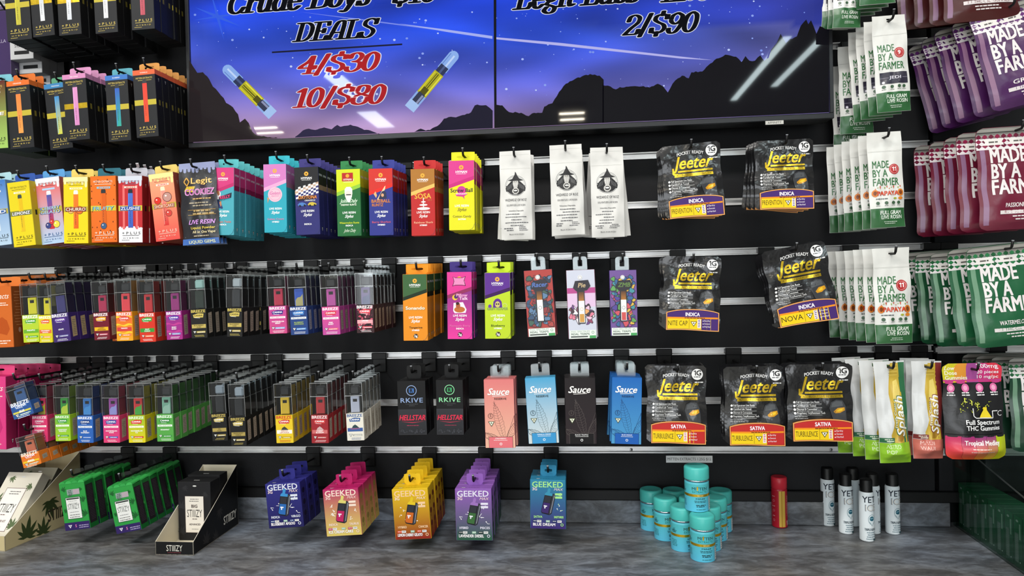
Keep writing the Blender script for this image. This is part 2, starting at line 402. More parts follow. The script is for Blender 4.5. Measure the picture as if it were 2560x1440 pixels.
def frame_of(q, yf):
    """front face from the photograph's pixels: (x_left_top, x_right_top, y_top, y_bottom, x_left_bottom)"""
    xl, xr, yt, yb, xb = q
    TL = W(xl, yt, yf); BL = W(xb, yb, yf); up = TL - BL; h = float(np.linalg.norm(up)); up /= h
    rt = np.array([up[2], 0, -up[0]])
    TR = W(xr, yt, yf)
    w = float(abs(TR[0] - TL[0]) / max(.8, abs(rt[0])))
    ang = math.atan2(up[0], up[2]); base = BL + rt*w/2
    return base, w, h, ang
def stack(name, cat, desc, q, yf, n, pitch, k, build, jit=0.0008, hang=True, rjit=0.006, group=None, fan=0.0, xdrift=0.0, side=0.0, lean=0.0):
    """build(root, w, h) makes the parts under the root of the front item; returns (hole x, hole y, hole z) in item space"""
    base, w, h, ang = frame_of(q, yf)
    assert len(desc.split()) <= 12, desc
    g = group or ('row of ' + desc)
    root = thing(name, '%s, %s' % (desc, 'the front one on its peg' if n > 1 else 'alone on its peg'), cat, tuple(base), (0, ang, 0), g if n > 1 else None)
    root['label'] = ('%s, frontmost of its row' % desc) if n > 1 else desc
    hxl, hyl, hzl = build(root, w, h)
    ca, sa = math.cos(ang), math.sin(ang)
    HX = base[0] + hxl*ca + hzl*sa; HZ = base[2] - hxl*sa + hzl*ca; HY = base[1] + hyl
    sl = 0.0
    if hang: sl = peg(HX, HZ - 0.0022, HY, k, desc, side=side)
    kids = list(root.children); rg = random.Random(len(desc)*31 + int(q[0]))
    for i in range(1, n):
        r = root.copy(); COL.objects.link(r)
        a2 = ang + rg.uniform(-rjit, rjit)*min(i, 3) + (rg.uniform(-fan, fan) if fan else 0) + lean*i
        hy = HY + i*pitch; hz = HZ - sl*i*pitch; hx2 = HX + rg.uniform(-jit, jit) + xdrift*i
        ca2, sa2 = math.cos(a2), math.sin(a2)
        r.location = (hx2 - (hxl*ca2 + hzl*sa2), base[1] + i*pitch, hz - (-hxl*sa2 + hzl*ca2))
        r.rotation_euler = (0, a2, 0); r['label'] = '%s, %s from front' % (desc, ORD[min(i, 9)])
        for c in kids:
            d = c.copy(); COL.objects.link(d); d.parent = r
            for c2 in c.children:
                e = c2.copy(); COL.objects.link(e); e.parent = d
    return root
# ================================================================== SETTING
def struct(name, mb, mats, parent=None, smooth=False):
    o = obj(name, mb.mesh(name, mats, smooth), parent)
    if parent is None: o['kind'] = 'structure'
    return o
CZ = 0.95
XL, XR, XJ = -2.1, 1.75, 0.699
mb = MB(); mb.box(XL, XR, 0.0187, 0.07, CZ - .03, CEIL, '0a0a0b')
wall = struct('wall_back', mb, ['panel'])
pan = {}
for (x0, x1, dz) in ((XL, XJ - .004, 0.0), (XJ + .004, XR, -0.004)):
    for k in range(-11, 7):
        z1 = rail_z(k) - .0145 + dz; z0 = rail_z(k + 1) + dz if k < 6 else 1.0184 + dz
        mb = MB(); mb.box(x0, x1, 0, .018, z0, z1, '17181b', 0, .0006)
        obj('slat_panel', mb.mesh('slat_panel', ['panel']), wall)
        z = rail_z(k) + dz
        prof = [(-.0032, z), (-.0032, z - .0019), (.001, z - .0021), (.0045, z - .0032), (.0045, z - .0108), (.001, z - .0118), (-.0032, z - .0121), (-.0032, z - .0140), (.012, z - .0142), (.012, z - .0002)]
        n = len(prof); mb = MB()
        mb.add([(x, y, zz) for x in (x0, x1) for y, zz in prof], [(i, (i+1) % n, n+(i+1) % n, n+i)[::-1] for i in range(n)] + [tuple(range(n)), tuple(range(n, 2*n))[::-1]], 'c9c9cb')
        obj('rail_insert', mb.mesh('rail_insert', ['alu']), wall)
for px in (785, 1578, 2078):       # screws in the lowest rail
    p = W(px, 1124.5, .003)
    mb = MB(); mb.lathe([(.0034, 0), (.0034, .0012), (.0022, .0018)], 'b0b0b4', 0, 14)
    for a in (0, 1): mb.box(-.002 if a else -.0004, .002 if a else .0004, -.0004 if a else -.002, .0004 if a else .002, .0018, .0020, '202020', 1)
    obj('screw', mb.mesh('screw', ['alu', 'black']), wall, tuple(p + np.array([0, .0012, 0])), (math.pi/2, 0, .5))
mb = MB(); mb.box(XL, XR, -.012, .0185, CZ + .0478, 1.0184, '0b0b0c', 0, .0012)
struct('baseboard_back', mb, ['black'])
mb = MB(); mb.box(XL, XR, -.0125, -.011, 1.0178, 1.0188, '9a9a9a'); mb.box(XL, XR, -.011, .0, 1.0184, 1.0188, '9a9a9a'); struct('trim_1', mb, ['black'])
# laminate counter with upstand
lam = mat('mottled_laminate', '6a6d70', rough=0.42, spec=0.5, bump=(300, .05, .0005))
nt = lam.node_tree; b = nt.nodes['Principled BSDF']; tc = nt.nodes.new('ShaderNodeTexCoord')
def noise_node(scale, detail, dist, rotz, stretch):
    mp = nt.nodes.new('ShaderNodeMapping'); mp.inputs['Rotation'].default_value = (0, 0, rotz); mp.inputs['Scale'].default_value = stretch
    n = nt.nodes.new('ShaderNodeTexNoise'); n.inputs['Scale'].default_value = scale; n.inputs['Detail'].default_value = detail
    n.inputs['Roughness'].default_value = .6; n.inputs['Distortion'].default_value = dist
    nt.links.new(tc.outputs['Object'], mp.inputs[0]); nt.links.new(mp.outputs[0], n.inputs[0]); return n
n1 = noise_node(11, 6, .9, .45, (1, 2.6, 2)); n2 = noise_node(3.2, 3, .4, .2, (1, 1.5, 1)); n3 = noise_node(30, 5, 1.2, -.5, (1, 2.4, 2))
r1 = nt.nodes.new('ShaderNodeValToRGB'); e = r1.color_ramp.elements
e[0].position = .28; e[0].color = hx('44474b'); e[1].position = .74; e[1].color = hx('b2b8c0')
for p_, c_ in ((.45, '66686c'), (.56, '868b91')): q = e.new(p_); q.color = hx(c_)
ad = nt.nodes.new('ShaderNodeMath'); ad.operation = 'MULTIPLY_ADD'; ad.inputs[1].default_value = .38
nt.links.new(n3.outputs[0], ad.inputs[0])
sc_ = nt.nodes.new('ShaderNodeMath'); sc_.operation = 'MULTIPLY'; sc_.inputs[1].default_value = .62; nt.links.new(n1.outputs[0], sc_.inputs[0]); nt.links.new(sc_.outputs[0], ad.inputs[2])
nt.links.new(ad.outputs[0], r1.inputs[0])
r2 = nt.nodes.new('ShaderNodeMix'); r2.data_type = 'RGBA'; r2.blend_type = 'MULTIPLY'
r3 = nt.nodes.new('ShaderNodeValToRGB'); r3.color_ramp.elements[0].position = .35; r3.color_ramp.elements[0].color = hx('d8cfc4'); r3.color_ramp.elements[1].position = .65; r3.color_ramp.elements[1].color = hx('e6eefa')
nt.links.new(n2.outputs[0], r3.inputs[0]); r2.inputs[0].default_value = 1
nt.links.new(r1.outputs[0], r2.inputs[6]); nt.links.new(r3.outputs[0], r2.inputs[7]); nt.links.new(r2.outputs[2], b.inputs['Base Color'])
mb = MB(); mb.box(XL, XR, -.62, .0185, CZ - .038, CZ, '6a6d70', 0, .002)
ct = obj('counter', mb.mesh('counter', [lam])); ct['label'] = 'long grey mottled laminate counter running under the slatwall'; ct['category'] = 'counter'
xj = W(2376, 1300, -.012)[0]
mb = MB(); mb.box(XL, xj, -.0125, .0, CZ + .0004, CZ + .0474, '6a6d70', 0, .001)
struct('trim_2', mb, [lam])
# cabinet under the counter, room shell
mb = MB(); mb.box(XL, XR, -.58, .0185, .08, CZ - .0385, '18191a', 0, .002); mb.box(XL, XR, -.53, 0, 0, .08, '0c0c0c')
cb = obj('base_cabinet', mb.mesh('base_cabinet', ['black'])); cb['label'] = 'black base cabinet carrying the grey counter'; cb['category'] = 'cabinet'
def room(name, x0, x1, y0, y1, z0, z1, c, rough=.7):
    mb = MB(); mb.box(x0, x1, y0, y1, z0, z1, c); struct(name, mb, [mat(name + '_paint', c, rough=rough, bump=(40, .1, .002))])
RX0, RX1, RY0 = -3.2, 3.4, -6.2
room('floor', RX0, RX1, RY0, .07, -.05, 0, 'c4c0b8', .4)
room('ceiling', RX0, RX1, RY0, .07, CEIL, CEIL + .05, 'e2e2e0')
room('wall_front', RX0, RX1, RY0 - .05, RY0, 0, CEIL, 'bdbbb8')
room('wall_left', RX0 - .05, RX0, RY0, .07, 0, CEIL, 'a8a7a6')
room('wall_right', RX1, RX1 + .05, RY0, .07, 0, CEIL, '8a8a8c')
for i, (x, y, sx, sy, p, c) in enumerate(LAMPS):
    where = LAMP_LABELS[i]
    t = thing('ceiling_light', where, 'ceiling light', (x, y, CEIL - .07))
    mb = MB()
    for a0, a1, b0, b1 in ((-sx/2, sx/2, -sy/2, -sy/2+.02), (-sx/2, sx/2, sy/2-.02, sy/2), (-sx/2, -sx/2+.02, -sy/2+.02, sy/2-.02), (sx/2-.02, sx/2, -sy/2+.02, sy/2-.02)):
        mb.box(a0, a1, b0, b1, 0, .07, 'd8d8d8')
    obj('frame', mb.mesh('frame', ['print']), t)
    mb = MB(); mb.box(-sx/2+.02, sx/2-.02, -sy/2+.02, sy/2-.02, .03, .068, 'f0f0f0'); obj('reflector', mb.mesh('reflector', ['print']), t)
mb = MB(); mb.box(-2.45, 1.05, -6.195, -6.17, .45, 2.05, 'dfe6ee'); struct('added_window_1', mb, [mat('added_pane', 'b8c4d0', rough=.1)])  # unseen window pane added behind the frontal fill light
# ------------------------------------------------------------------ menu screen
TY = -.10
tb = W(480, 370.5, TY); tz0 = float(tb[2]); tx0 = float(W(469, 200, TY)[0]); tx1 = float(W(2082, 200, TY)[0]); TH = .735
tv = thing('menu_screen', 'large wall-mounted menu screen with starry blue mountain picture', 'screen', ((tx0 + tx1)/2, TY, tz0))
hw = (tx1 - tx0)/2
mb = MB(); mb.box(-hw, hw, .004, .045, 0, TH, '0e0e10', 0, .003)
obj('housing', mb.mesh('housing', ['black']), tv)
bz = mat('bezel_metal', '2c2d30', rough=.35, metal=.4)
mb = MB(); bw = .0075
for a in ((-hw, hw, 0, .0105), (-hw, hw, TH - bw, TH), (-hw, -hw + bw, .0105, TH - bw), (hw - bw, hw, .0105, TH - bw)):
    mb.box(a[0], a[1], -.004, .005, a[2], a[3], '2c2d30', 0, .0008)
obj('bezel', mb.mesh('bezel', [bz]), tv)
scr = mat('lit_screen', vcol=True, rough=.03, spec=.12, emis=.92)
mb = MB(); cx_, cz_ = (tx0 + tx1)/2, tz0
def mp_px(px, py, l): p = W(px, py, TY); return (p[0] - cx_, .002 - l, p[2] - cz_)
A = Art(mb, mp_px, .0, .000025)
def skycol(px, py):
    st = [(-600, (20, 40, 150)), (-150, (24, 60, 205)), (20, (32, 72, 228)), (90, (44, 82, 226)), (160, (72, 92, 222)), (215, (104, 108, 216)), (262, (138, 124, 205)), (300, (170, 142, 196)), (345, (190, 152, 190))]
    for (y0, c0), (y1, c1) in zip(st[:-1], st[1:]):
        if py <= y1: break
    t = min(1, max(0, (py - y0)/(y1 - y0))); c = [c0[i] + (c1[i] - c0[i])*t for i in range(3)]
    r = min(1, max(0, (px - 1350)/600)); g = (62, 62, 150) if py < 60 else (112, 104, 160)
    n = -.05 + .09*math.sin(px*.011 + py*.03) + .07*math.sin(px*.005 - py*.05) + .05*math.sin(px*.023 + 2*math.sin(py*.04))
    r = r*.72 + (0.25*math.exp(-((px - 470)/60)**2)); c = [c[i]*(1 - r) + g[i]*r for i in range(3)]
    return tuple(lin(min(255, max(0, v*(1 + n)))/255) for v in c) + (1.0,)
NX, NZ = 90, 60; V = []; C = []; F = []
x0_, x1_, z0_, z1_ = -hw + bw, hw - bw, .0105, TH - bw
for j in range(NZ + 1):
    for i in range(NX + 1):
        x, z = x0_ + (x1_ - x0_)*i/NX, z0_ + (z1_ - z0_)*(j/NZ)**1.5; V.append((x, .002, z))
        d = RC.T @ (np.array([x + cx_, TY, z + cz_]) - CAM); C.append(skycol(1280 + FPX*d[0]/d[1], 720 - FPX*d[2]/d[1]))
F = [(j*(NX+1)+i, j*(NX+1)+i+1, (j+1)*(NX+1)+i+1, (j+1)*(NX+1)+i) for j in range(NZ) for i in range(NX)]
mb.add(V, F, C)
rg = random.Random(4)
for i in range(330):
    px, py = rg.uniform(485, 2065), rg.uniform(-200, 250)*1; r = rg.choice([.8, 1, 1, 1.3, 1.8, 2.4, 3.4])
    A.ell(px, py, r, r*.85, rg.choice(['8fa6f5', 'a9bcff', '7f98f0', 'c4d2ff']), 7)
for a in (0, .9, 1.9, 2.6):    # star burst upper left
    dx, dy = math.cos(a + .4)*60, math.sin(a + .4)*60; A.poly([(548 - dx, 45 - dy), (551, 41), (548 + dx, 45 + dy), (545, 48)], '3460e8')
A.poly([(754, 33), (900, 50), (1100, 76), (1232, 95), (1232, 99), (1100, 79), (900, 53)], '7d8ff0')
A.poly([(1000, 62), (1120, 77), (1232, 93), (1232, 100), (1120, 83)], 'a9b4f8')
A.poly([(1241, 96), (1400, 110), (1560, 128), (1700, 144), (1780, 153), (1700, 149), (1560, 134), (1400, 117), (1241, 101)], 'b9b8f2')
def pxs(s, ox, k):
    q = [tuple(float(v) for v in p.split(',')) for p in s.split()]; return [(ox + x/k, y/k) for x, y in q]
def ridge(pts, ybot, c):
    l = A.up(); V = []; F = []
    for i, (x, y) in enumerate(pts): V += [mp_px(x, y, l), mp_px(x, ybot(x), l)]
    for i in range(len(pts) - 1): F.append((2*i + 1, 2*i + 3, 2*i + 2, 2*i))
    mb.add(V, F, c)
def yb_(x): return float(720 - FPX*((lambda d: d[2]/d[1])(RC.T @ (np.array([W(x, 330, TY)[0], TY, tz0 + .0106]) - CAM))))
def rough_(pts, amp=2.2, seed=1):
    r = random.Random(seed); o = []
    for (a, b), (c, d) in zip(pts[:-1], pts[1:]):
        n = max(1, int(abs(c - a)/5))
        for i in range(n): t = i/n; o.append((a + (c-a)*t, b + (d-b)*t + (r.uniform(-amp, amp) if i else 0)))
    return o + [pts[-1]]
ridge(rough_(pxs('900,1100 960,1050 1010,1035 1060,1045 1130,1025 1190,1040 1235,1005 1260,1020 1340,1003 1400,1020 1450,1045 1500,1050 1570,1080', 460, 3.2), 1, 2), yb_, '2b2544')
ridge(rough_(pxs('55,490 120,590 165,585 215,640 245,700 290,745 330,790 350,830 405,865 445,920 460,985 500,955 530,990 560,1060 600,1090 780,1112', 460, 3.2), 1.6, 3), yb_, '241d1e')
ridge(rough_(pxs('1850,1062 1900,1035 1940,1050 1975,1045 2050,1000 2085,955 2140,940 2180,945 2250,925 2300,905 2330,850 2350,843 2390,850 2420,848 2450,870 2473,892', 460, 3.2), 1.3, 4), yb_, '17142a')
ridge(rough_(pxs('5,785 50,790 100,840 190,845 245,870 270,850 345,845 360,800 420,775 470,690 520,630 580,600 640,575 700,558 770,570 800,600 792,640 850,650 890,672 920,655 1080,650 1140,658 1200,630 1240,650 1275,695 1310,630 1350,590 1380,570 1430,590 1450,545 1530,540 1620,455 1700,415 1780,430 1820,470 1850,425 1880,460 1920,460 1960,420 1990,460 2020,440 2040,380 2080,330 2110,260 2150,330 2180,300 2230,280 2260,200 2300,155 2315,190 2335,160 2375,260 2400,205 2440,225 2468,228', 1240, 2.976), 1.6, 5), yb_, '08070d')
A.poly([(1233, -620), (1241, -620), (1242, 200), (1243, yb_(1242)), (1237, yb_(1237)), (1236, 200)], '050508')
def cartridge(x0, y0, x1, y1, w):
    dx, dy = x1 - x0, y1 - y0; L = math.hypot(dx, dy); dx /= L; dy /= L
    def q(a, b, c, d, col): A.poly([(x0+dx*L*a - dy*w*c, y0+dy*L*a + dx*w*c), (x0+dx*L*b - dy*w*c, y0+dy*L*b + dx*w*c), (x0+dx*L*b - dy*w*d, y0+dy*L*b + dx*w*d), (x0+dx*L*a - dy*w*d, y0+dy*L*a + dx*w*d)][::-1], col)
    A.ell(x0 + dx*w*.4, y0 + dy*w*.4, w*.5, w*.5, '8fb4f2', 14)
    q(.05, .32, -.5, .5, '8db2f0'); q(.05, .3, -.15, .02, 'c3daff'); q(.05, .3, .3, .36, '5a7cc8'); q(.25, .40, -.42, .42, '2c3658'); q(.25, .40, -.1, .1, '4a5a86')
    q(.38, .78, -.5, .5, 'b9b41c'); q(.4, .76, -.42, -.28, 'e6e04a'); q(.4, .72, -.08, .0, '3c3a10'); q(.4, .72, .1, .16, '3c3a10'); q(.4, .76, .3, .42, 'd8d030')
    q(.66, .78, -.28, .28, '55520c'); q(.76, .98, -.34, .34, '343a52'); q(.78, .96, -.28, -.08, '8e96b8'); q(.78, 1.0, -.52, -.34, '8fb0ec'); q(.78, 1.0, .34, .52, '8fb0ec'); q(.92, 1.05, -.52, .52, 'a8c8f6')
cartridge(566, 170, 680, 284, 27); cartridge(1142, 135, 1031, 268, 27)
# ---- heavy slanted lettering drawn with a flat nib
GL = {   # width, strokes (c = smooth curve)
 'D': (.78, [(0, '.16,0 .16,1'), (0, '-.02,0 .30,0'), (0, '-.02,1 .30,1'), (1, '.20,1 .46,.98 .64,.80 .68,.5 .62,.2 .44,.02 .20,0')]),
 'E': (.70, [(0, '.16,0 .16,1'), (0, '-.02,0 .60,0'), (0, '-.02,1 .60,1'), (0, '.60,1 .62,.80'), (0, '.60,0 .64,.22'), (0, '.2,.5 .46,.5'), (0, '.46,.4 .46,.62')]),
 'A': (.80, [(0, '.62,0 .62,.75'), (1, '.62,.72 .58,.97 .42,1 .28,.85 .16,.3 .08,0'), (0, '.16,.36 .60,.36'), (0, '-.04,0 .20,0'), (0, '.48,0 .78,0')]),
 'L': (.68, [(0, '.16,0 .16,1'), (0, '-.02,0 .56,0'), (0, '-.02,1 .34,1'), (1, '.50,0 .60,.08 .62,.26')]),
 'S': (.66, [(1, '.58,.74 .56,.92 .34,1.02 .12,.92 .10,.70 .28,.56 .48,.44 .56,.26 .44,.04 .22,-.02 .06,.10 .04,.28'), (0, '.58,.72 .60,1.0'), (0, '.04,.0 .03,.28')]),
 'C': (.70, [(1, '.60,.72 .54,.94 .38,1.01 .18,.88 .08,.5 .16,.12 .36,-.02 .54,.06 .64,.26'), (0, '.60,.70 .62,1.0')]),
 'B': (.72, [(0, '.16,0 .16,1'), (0, '-.02,0 .40,0'), (0, '-.02,1 .40,1'), (1, '.36,1 .56,.94 .56,.60 .34,.53'), (1, '.34,.53 .64,.46 .64,.08 .38,0')]),
 'r': (.46, [(0, '.14,0 .14,.66'), (0, '-.02,0 .30,0'), (0, '0,.66 .14,.66'), (1, '.16,.48 .26,.66 .40,.66 .42,.56')]),
 'u': (.60, [(0, '.13,.66 .13,.18'), (0, '-.01,.66 .13,.66'), (1, '.13,.2 .2,.0 .36,.02 .46,.16'), (0, '.46,.66 .46,0'), (0, '.34,.66 .46,.66'), (0, '.46,0 .60,0')]),
 'd': (.60, [(0, '.46,0 .46,1.04'), (0, '.32,1.04 .46,1.04'), (0, '.46,0 .6,0'), (1, '.44,.5 .34,.68 .16,.62 .08,.34 .16,.04 .32,0 .44,.14')]),
 'e': (.54, [(0, '.10,.36 .44,.36'), (1, '.45,.38 .42,.64 .26,.68 .11,.56 .08,.32 .16,.04 .32,-.01 .47,.14')]),
 'o': (.56, [(1, '.27,.68 .10,.56 .07,.33 .12,.08 .27,-.01 .42,.08 .47,.33 .42,.58 .27,.68')]),
 'y': (.58, [(0, '.12,.66 .28,.1'), (1, '.48,.66 .34,.14 .20,-.24 .04,-.24'), (0, '-.02,.66 .24,.66'), (0, '.38,.66 .58,.66')]),
 's': (.46, [(1, '.40,.52 .30,.68 .14,.64 .10,.48 .24,.36 .38,.24 .34,.04 .18,-.01 .06,.12'), (0, '.40,.5 .41,.67'), (0, '.05,.0 .05,.18')]),
 'g': (.58, [(1, '.26,.66 .10,.54 .12,.34 .26,.26 .40,.36 .42,.54 .26,.66'), (1, '.2,.28 .10,.14 .3,.06 .48,-.04 .44,-.24 .22,-.28 .06,-.16 .14,.0'), (0, '.40,.6 .54,.66')]),
 'i': (.32, [(0, '.14,0 .14,.66'), (0, '0,.66 .14,.66'), (0, '-.0,0 .28,0'), (0, '.15,.90 .15,.96')]),
 't': (.40, [(0, '.16,.86 .16,.14'), (1, '.16,.16 .22,.0 .36,.06'), (0, '.02,.64 .36,.64')]),
 'a': (.58, [(1, '.10,.54 .26,.68 .42,.6 .44,.4'), (0, '.44,.46 .44,.04'), (1, '.44,.36 .16,.34 .08,.16 .2,0 .42,.12'), (0, '.44,0 .57,0')]),
 'b': (.60, [(0, '.14,1.04 .14,.02'), (0, '0,1.04 .14,1.04'), (1, '.16,.5 .28,.68 .46,.58 .5,.33 .44,.06 .28,0 .15,.12')]),
 'v': (.54, [(0, '.10,.66 .26,.02'), (0, '.26,.02 .44,.66'), (0, '-.04,.66 .22,.66')]),
 '-': (.46, [(0, '.06,.34 .36,.34')]),
 '/': (.50, [(0, '.10,-.12 .34,1.06')]),
 '4': (.66, [(0, '.42,0 .42,.98'), (1, '.40,.98 .30,.7 .06,.44 .02,.34'), (0, '.02,.32 .60,.32'), (0, '.26,0 .58,0'), (0, '.60,.24 .60,.42')]),
 '3': (.62, [(1, '.08,.80 .14,.98 .36,1.02 .52,.84 .44,.60 .26,.54'), (1, '.26,.54 .52,.46 .54,.16 .34,-.02 .12,.02 .04,.18'), (0, '.08,.74 .09,.84'), (0, '.04,.14 .05,.24')]),
 '0': (.66, [(1, '.32,1.01 .14,.86 .08,.5 .14,.14 .32,-.01 .50,.14 .56,.5 .50,.86 .32,1.01')]),
 '1': (.46, [(0, '.24,0 .24,1'), (0, '.04,.84 .24,1'), (0, '.04,0 .42,0')]),
 '8': (.64, [(1, '.32,.54 .12,.66 .14,.94 .32,1.01 .50,.94 .50,.66 .32,.54'), (1, '.32,.54 .08,.42 .08,.10 .32,-.01 .56,.10 .56,.42 .32,.54')]),
 '2': (.64, [(1, '.08,.72 .12,.94 .32,1.02 .52,.88 .50,.62 .26,.34 .06,.04'), (0, '.04,.02 .50,.02'), (1, '.50,.02 .58,.08 .60,.26'), (0, '.08,.7 .09,.82')]),
 '9': (.64, [(1, '.32,1.01 .12,.88 .10,.60 .30,.44 .50,.58 .54,.84 .32,1.01'), (1, '.54,.8 .56,.4 .40,.02 .18,-.02 .08,.14'), (0, '.08,.1 .09,.22')]),
 '$': (.70, [(1, '.58,.74 .54,.92 .34,.98 .12,.90 .10,.70 .28,.56 .50,.44 .58,.24 .46,.06 .24,.02 .08,.10 .04,.28'), (0, '.30,-.14 .30,.08'), (0, '.36,.92 .36,1.14'), (0, '.04,.06 .03,.26'), (0, '.58,.74 .60,.94')]),
 ' ': (.34, []), }
def smooth_pts(p):
    o = []
    for i in range(len(p) - 1):
        a, b, c, d = p[max(i-1, 0)], p[i], p[i+1], p[min(i+2, len(p)-1)]
        for s in range(5):
            t = s/5; o.append(tuple(.5*((2*b[j]) + (c[j]-a[j])*t + (2*a[j]-5*b[j]+4*c[j]-d[j])*t*t + (3*b[j]-a[j]-3*c[j]+d[j])*t**3) for j in (0, 1)))
    return o + [p[-1]]
def nib_text(s, x0px, ybase, x1px, cap, col, outline='e8ecf8', thick=.235, thin=.09, shear=.26):
    tot = sum(GL[c][0] for c in s); p0 = W(x0px, ybase, TY); p1x = W(x1px, ybase, TY)[0]
    k = (p1x - p0[0])/tot; kz = cap*(DIST + TY)/FPX
    for rx, ry, c in ((thick*.5 + .034, thin*.5 + .03, outline), (thick*.5, thin*.5, col)):
        l = A.up(); cx = 0
        for ch in s:
            w, st = GL[ch]
            for cv, ps in st:
                p = [tuple(float(v) for v in q.split(',')) for q in ps.split()]; p = smooth_pts(p) if cv else p
                d = []
                for (a, b_), (e_, f_) in zip(p[:-1], p[1:]):
                    n = max(1, int(math.hypot(e_-a, f_-b_)/.03)); d += [(a+(e_-a)*t/n, b_+(f_-b_)*t/n) for t in range(n)]
                for (x, y) in d + [p[-1]]:
                    V = []
                    for q in range(10):
                        X = x + rx*math.cos(q*.6283); Y = y + ry*math.sin(q*.6283)
                        V.append((p0[0] - cx_ + (cx + X + (Y)*shear)*k, .002 - l, p0[2] - cz_ + Y*kz))
                    mb.add(V, [tuple(range(10))], c)
            cx += w
nib_text('Crude Boys', 570, 38, 925, 52, '121318'); nib_text('- $10', 940, 16, 1090, 52, '121318')
nib_text('DEALS', 740, 107, 938, 45, '121318')
A.poly([(684, 132), (1008, 112), (1008, 116), (684, 136)], '10122e')
nib_text('4/$30', 748, 188, 944, 44, 'b3282c'); nib_text('10/$80', 738, 271, 960, 46, 'b3282c')
nib_text('Legit Labs', 1288, 27, 1594, 52, '121318'); nib_text('- Live', 1612, 11, 1770, 52, '121318')
nib_text('2/$90', 1557, 92, 1738, 46, '121318')
obj('display', mb.mesh('display', [scr]), tv)
p = W(1936, 306.5, TY - .0045)
mb = MB(); A = Art(mb, lambda u, v, l: (u/1000, -l, v/1000)); mb.box(-.0165, .0165, 0, .0006, -.0035, .0035, 'c9c8c2'); A.text('AFFINITY', 0, -2, 4, '333333', w=25)
obj('maker_sticker', mb.mesh('maker_sticker', ['print']), tv, (float(p[0]) - cx_, -.0052, float(p[2]) - cz_))
wm = thing('screen_mount', 'black steel wall mount behind the menu screen', 'mount', (cx_, 0, tz0 + .2))
mb = MB(); mb.box(-.3, .3, -.0545, -.008, 0, .012, '0a0a0a', 0, .001); mb.box(-.3, .3, -.0545, -.008, .25, .262, '0a0a0a', 0, .001)
obj('arm', mb.mesh('arm', ['black']), wm)
mb = MB(); mb.box(-.32, .32, -.0078, -.0005, -.05, .31, '0a0a0a', 0, .001); obj('wall_plate', mb.mesh('wall_plate', ['black']), wm)
# small price strip on the panel under the lowest rail
p = W(1723, 1148, -.0006)
mb = MB(); A = Art(mb, lambda u, v, l: (u/1000, -.0006 - l, v/1000)); mb.box(-.047, .047, -.0006, -.0001, -.0072, .0072, 'f2f2f4'); A.text('MITTEN EXTRACTS 1.25G $12', 0, -2.4, 5.6, '2a2a2a', w=88)
o = obj('price_strip', mb.mesh('price_strip', ['print']), None, (float(p[0]), 0, float(p[2]))); o['label'] = 'small white printed price strip stuck above the turquoise tubs'; o['category'] = 'label'
# ================================================================== GOODS: builders
def part(name, me, root, loc=(0, 0, 0), label=None):
    o = obj(name, me, root, loc)
    if label: o['label'] = label
    return o
# ---------- slim disposable cartons ("plus" line)
def art_plus(cap=None, bar=('e8a04a', 'e8a04a'), bg=('202124', '202124'), ink='c9b25a', txt='c9b25a', band='b3a53c', title=None, tcol='ffffff', tbg=None, drip=None, seeds=None, foot=None, fruit=None, mouth='1a1a1c', flecks=None, white=None, shiny=False):
    def f(A, H):
        A.rect(.8, .8, 99.2, H - .8, bg)
        if foot: A.rect(.8, .8, 99.2, H*.22, foot); A.drips(H*.22, foot, 7, -8, H*.2, 5)
        if white:
            for x in (18, 72): A.rect(x, H*.2, x + 9, H*.86, white)
        if flecks:
            rg = random.Random(5)
            for i in range(34):
                x, y = rg.uniform(4, 96), rg.uniform(6, H - 6); A.ell(x, y, 2, 3, flecks, 6)
        A.rect(.8, H*.475, 99.2, H*.555, band, 1 if shiny else 0)
        if cap: A.rect(0, H*.925, 100, H - .3, cap); A.text(seeds or 'MANGO', 50, H*.95, 5, 'f4f0ea', w=34)
        if drip: A.drips(H*.93, drip, 7, H*.10, H - .5, 4)
        y = H*.865 if cap else H*.90
        A.text('MITTEN EXTRACTS', 50, y, 7.5, ink, w=74, bold=.02); A.lines(18, 84, y - 7, 1, 5, 2, ink, .1)
        if not cap: A.rect(26, y - 22, 78, y - 15, tcol if tbg is None else 'e8e0d0'); A.lines(32, 74, y - 20, 1, 5, 3, bg[0], .05)
        b0, b1 = H*.225, H*.80 if cap else H*.74
        A.rect(41, b0, 61, b1, bar); A.rect(42, b1, 60, b1 + H*.045, mouth); A.rect(43.5, b1 + H*.045, 58.5, b1 + H*.06, mouth)
        A.rect(42.6, b0 + 4, 44.2, b1 - 4, tuple(min(1, c*1.5) for c in hx(bar[1])[:3]) + (1,)); A.text('MITTEN', 51, b0 + (b1-b0)*.30, 3.5, '30302a', rot=math.pi/2, w=46)
        if fruit:
            for i, (x, y2, r, c) in enumerate(fruit): A.ell(x, H*y2, r*1.12, r*1.12, '5a2a20', 14); A.ell(x, H*y2, r, r, c, 14); A.ell(x - r*.3, H*y2 + r*.3, r*.25, r*.2, 'ffe8e0', 8)
        if title:
            tl = title.split('/'); n = len(tl)
            for i, t in enumerate(tl):
                yy = H*.49 + (n - 1)*7 - i*15
                if tbg: A.rect(8, yy - 3, 92, yy + 14, tbg)
                A.text(t, 50, yy - 1, 13, '101a4a', w=84, bold=.07, shear=.1); A.text(t, 50, yy, 12, tcol, w=80, bold=.03, shear=.1)
        A.text('+ P L U S', 53, H*.125, 10, txt, w=76, bold=.03); A.lines(14, 90, H*.105, 1, 5, 2, txt, .05)
        A.text('H Y B R I D', 52, H*.06, 5, txt, w=64); A.lines(12, 45, H*.035, 1, 5, 1.6, txt, .1)
    return f
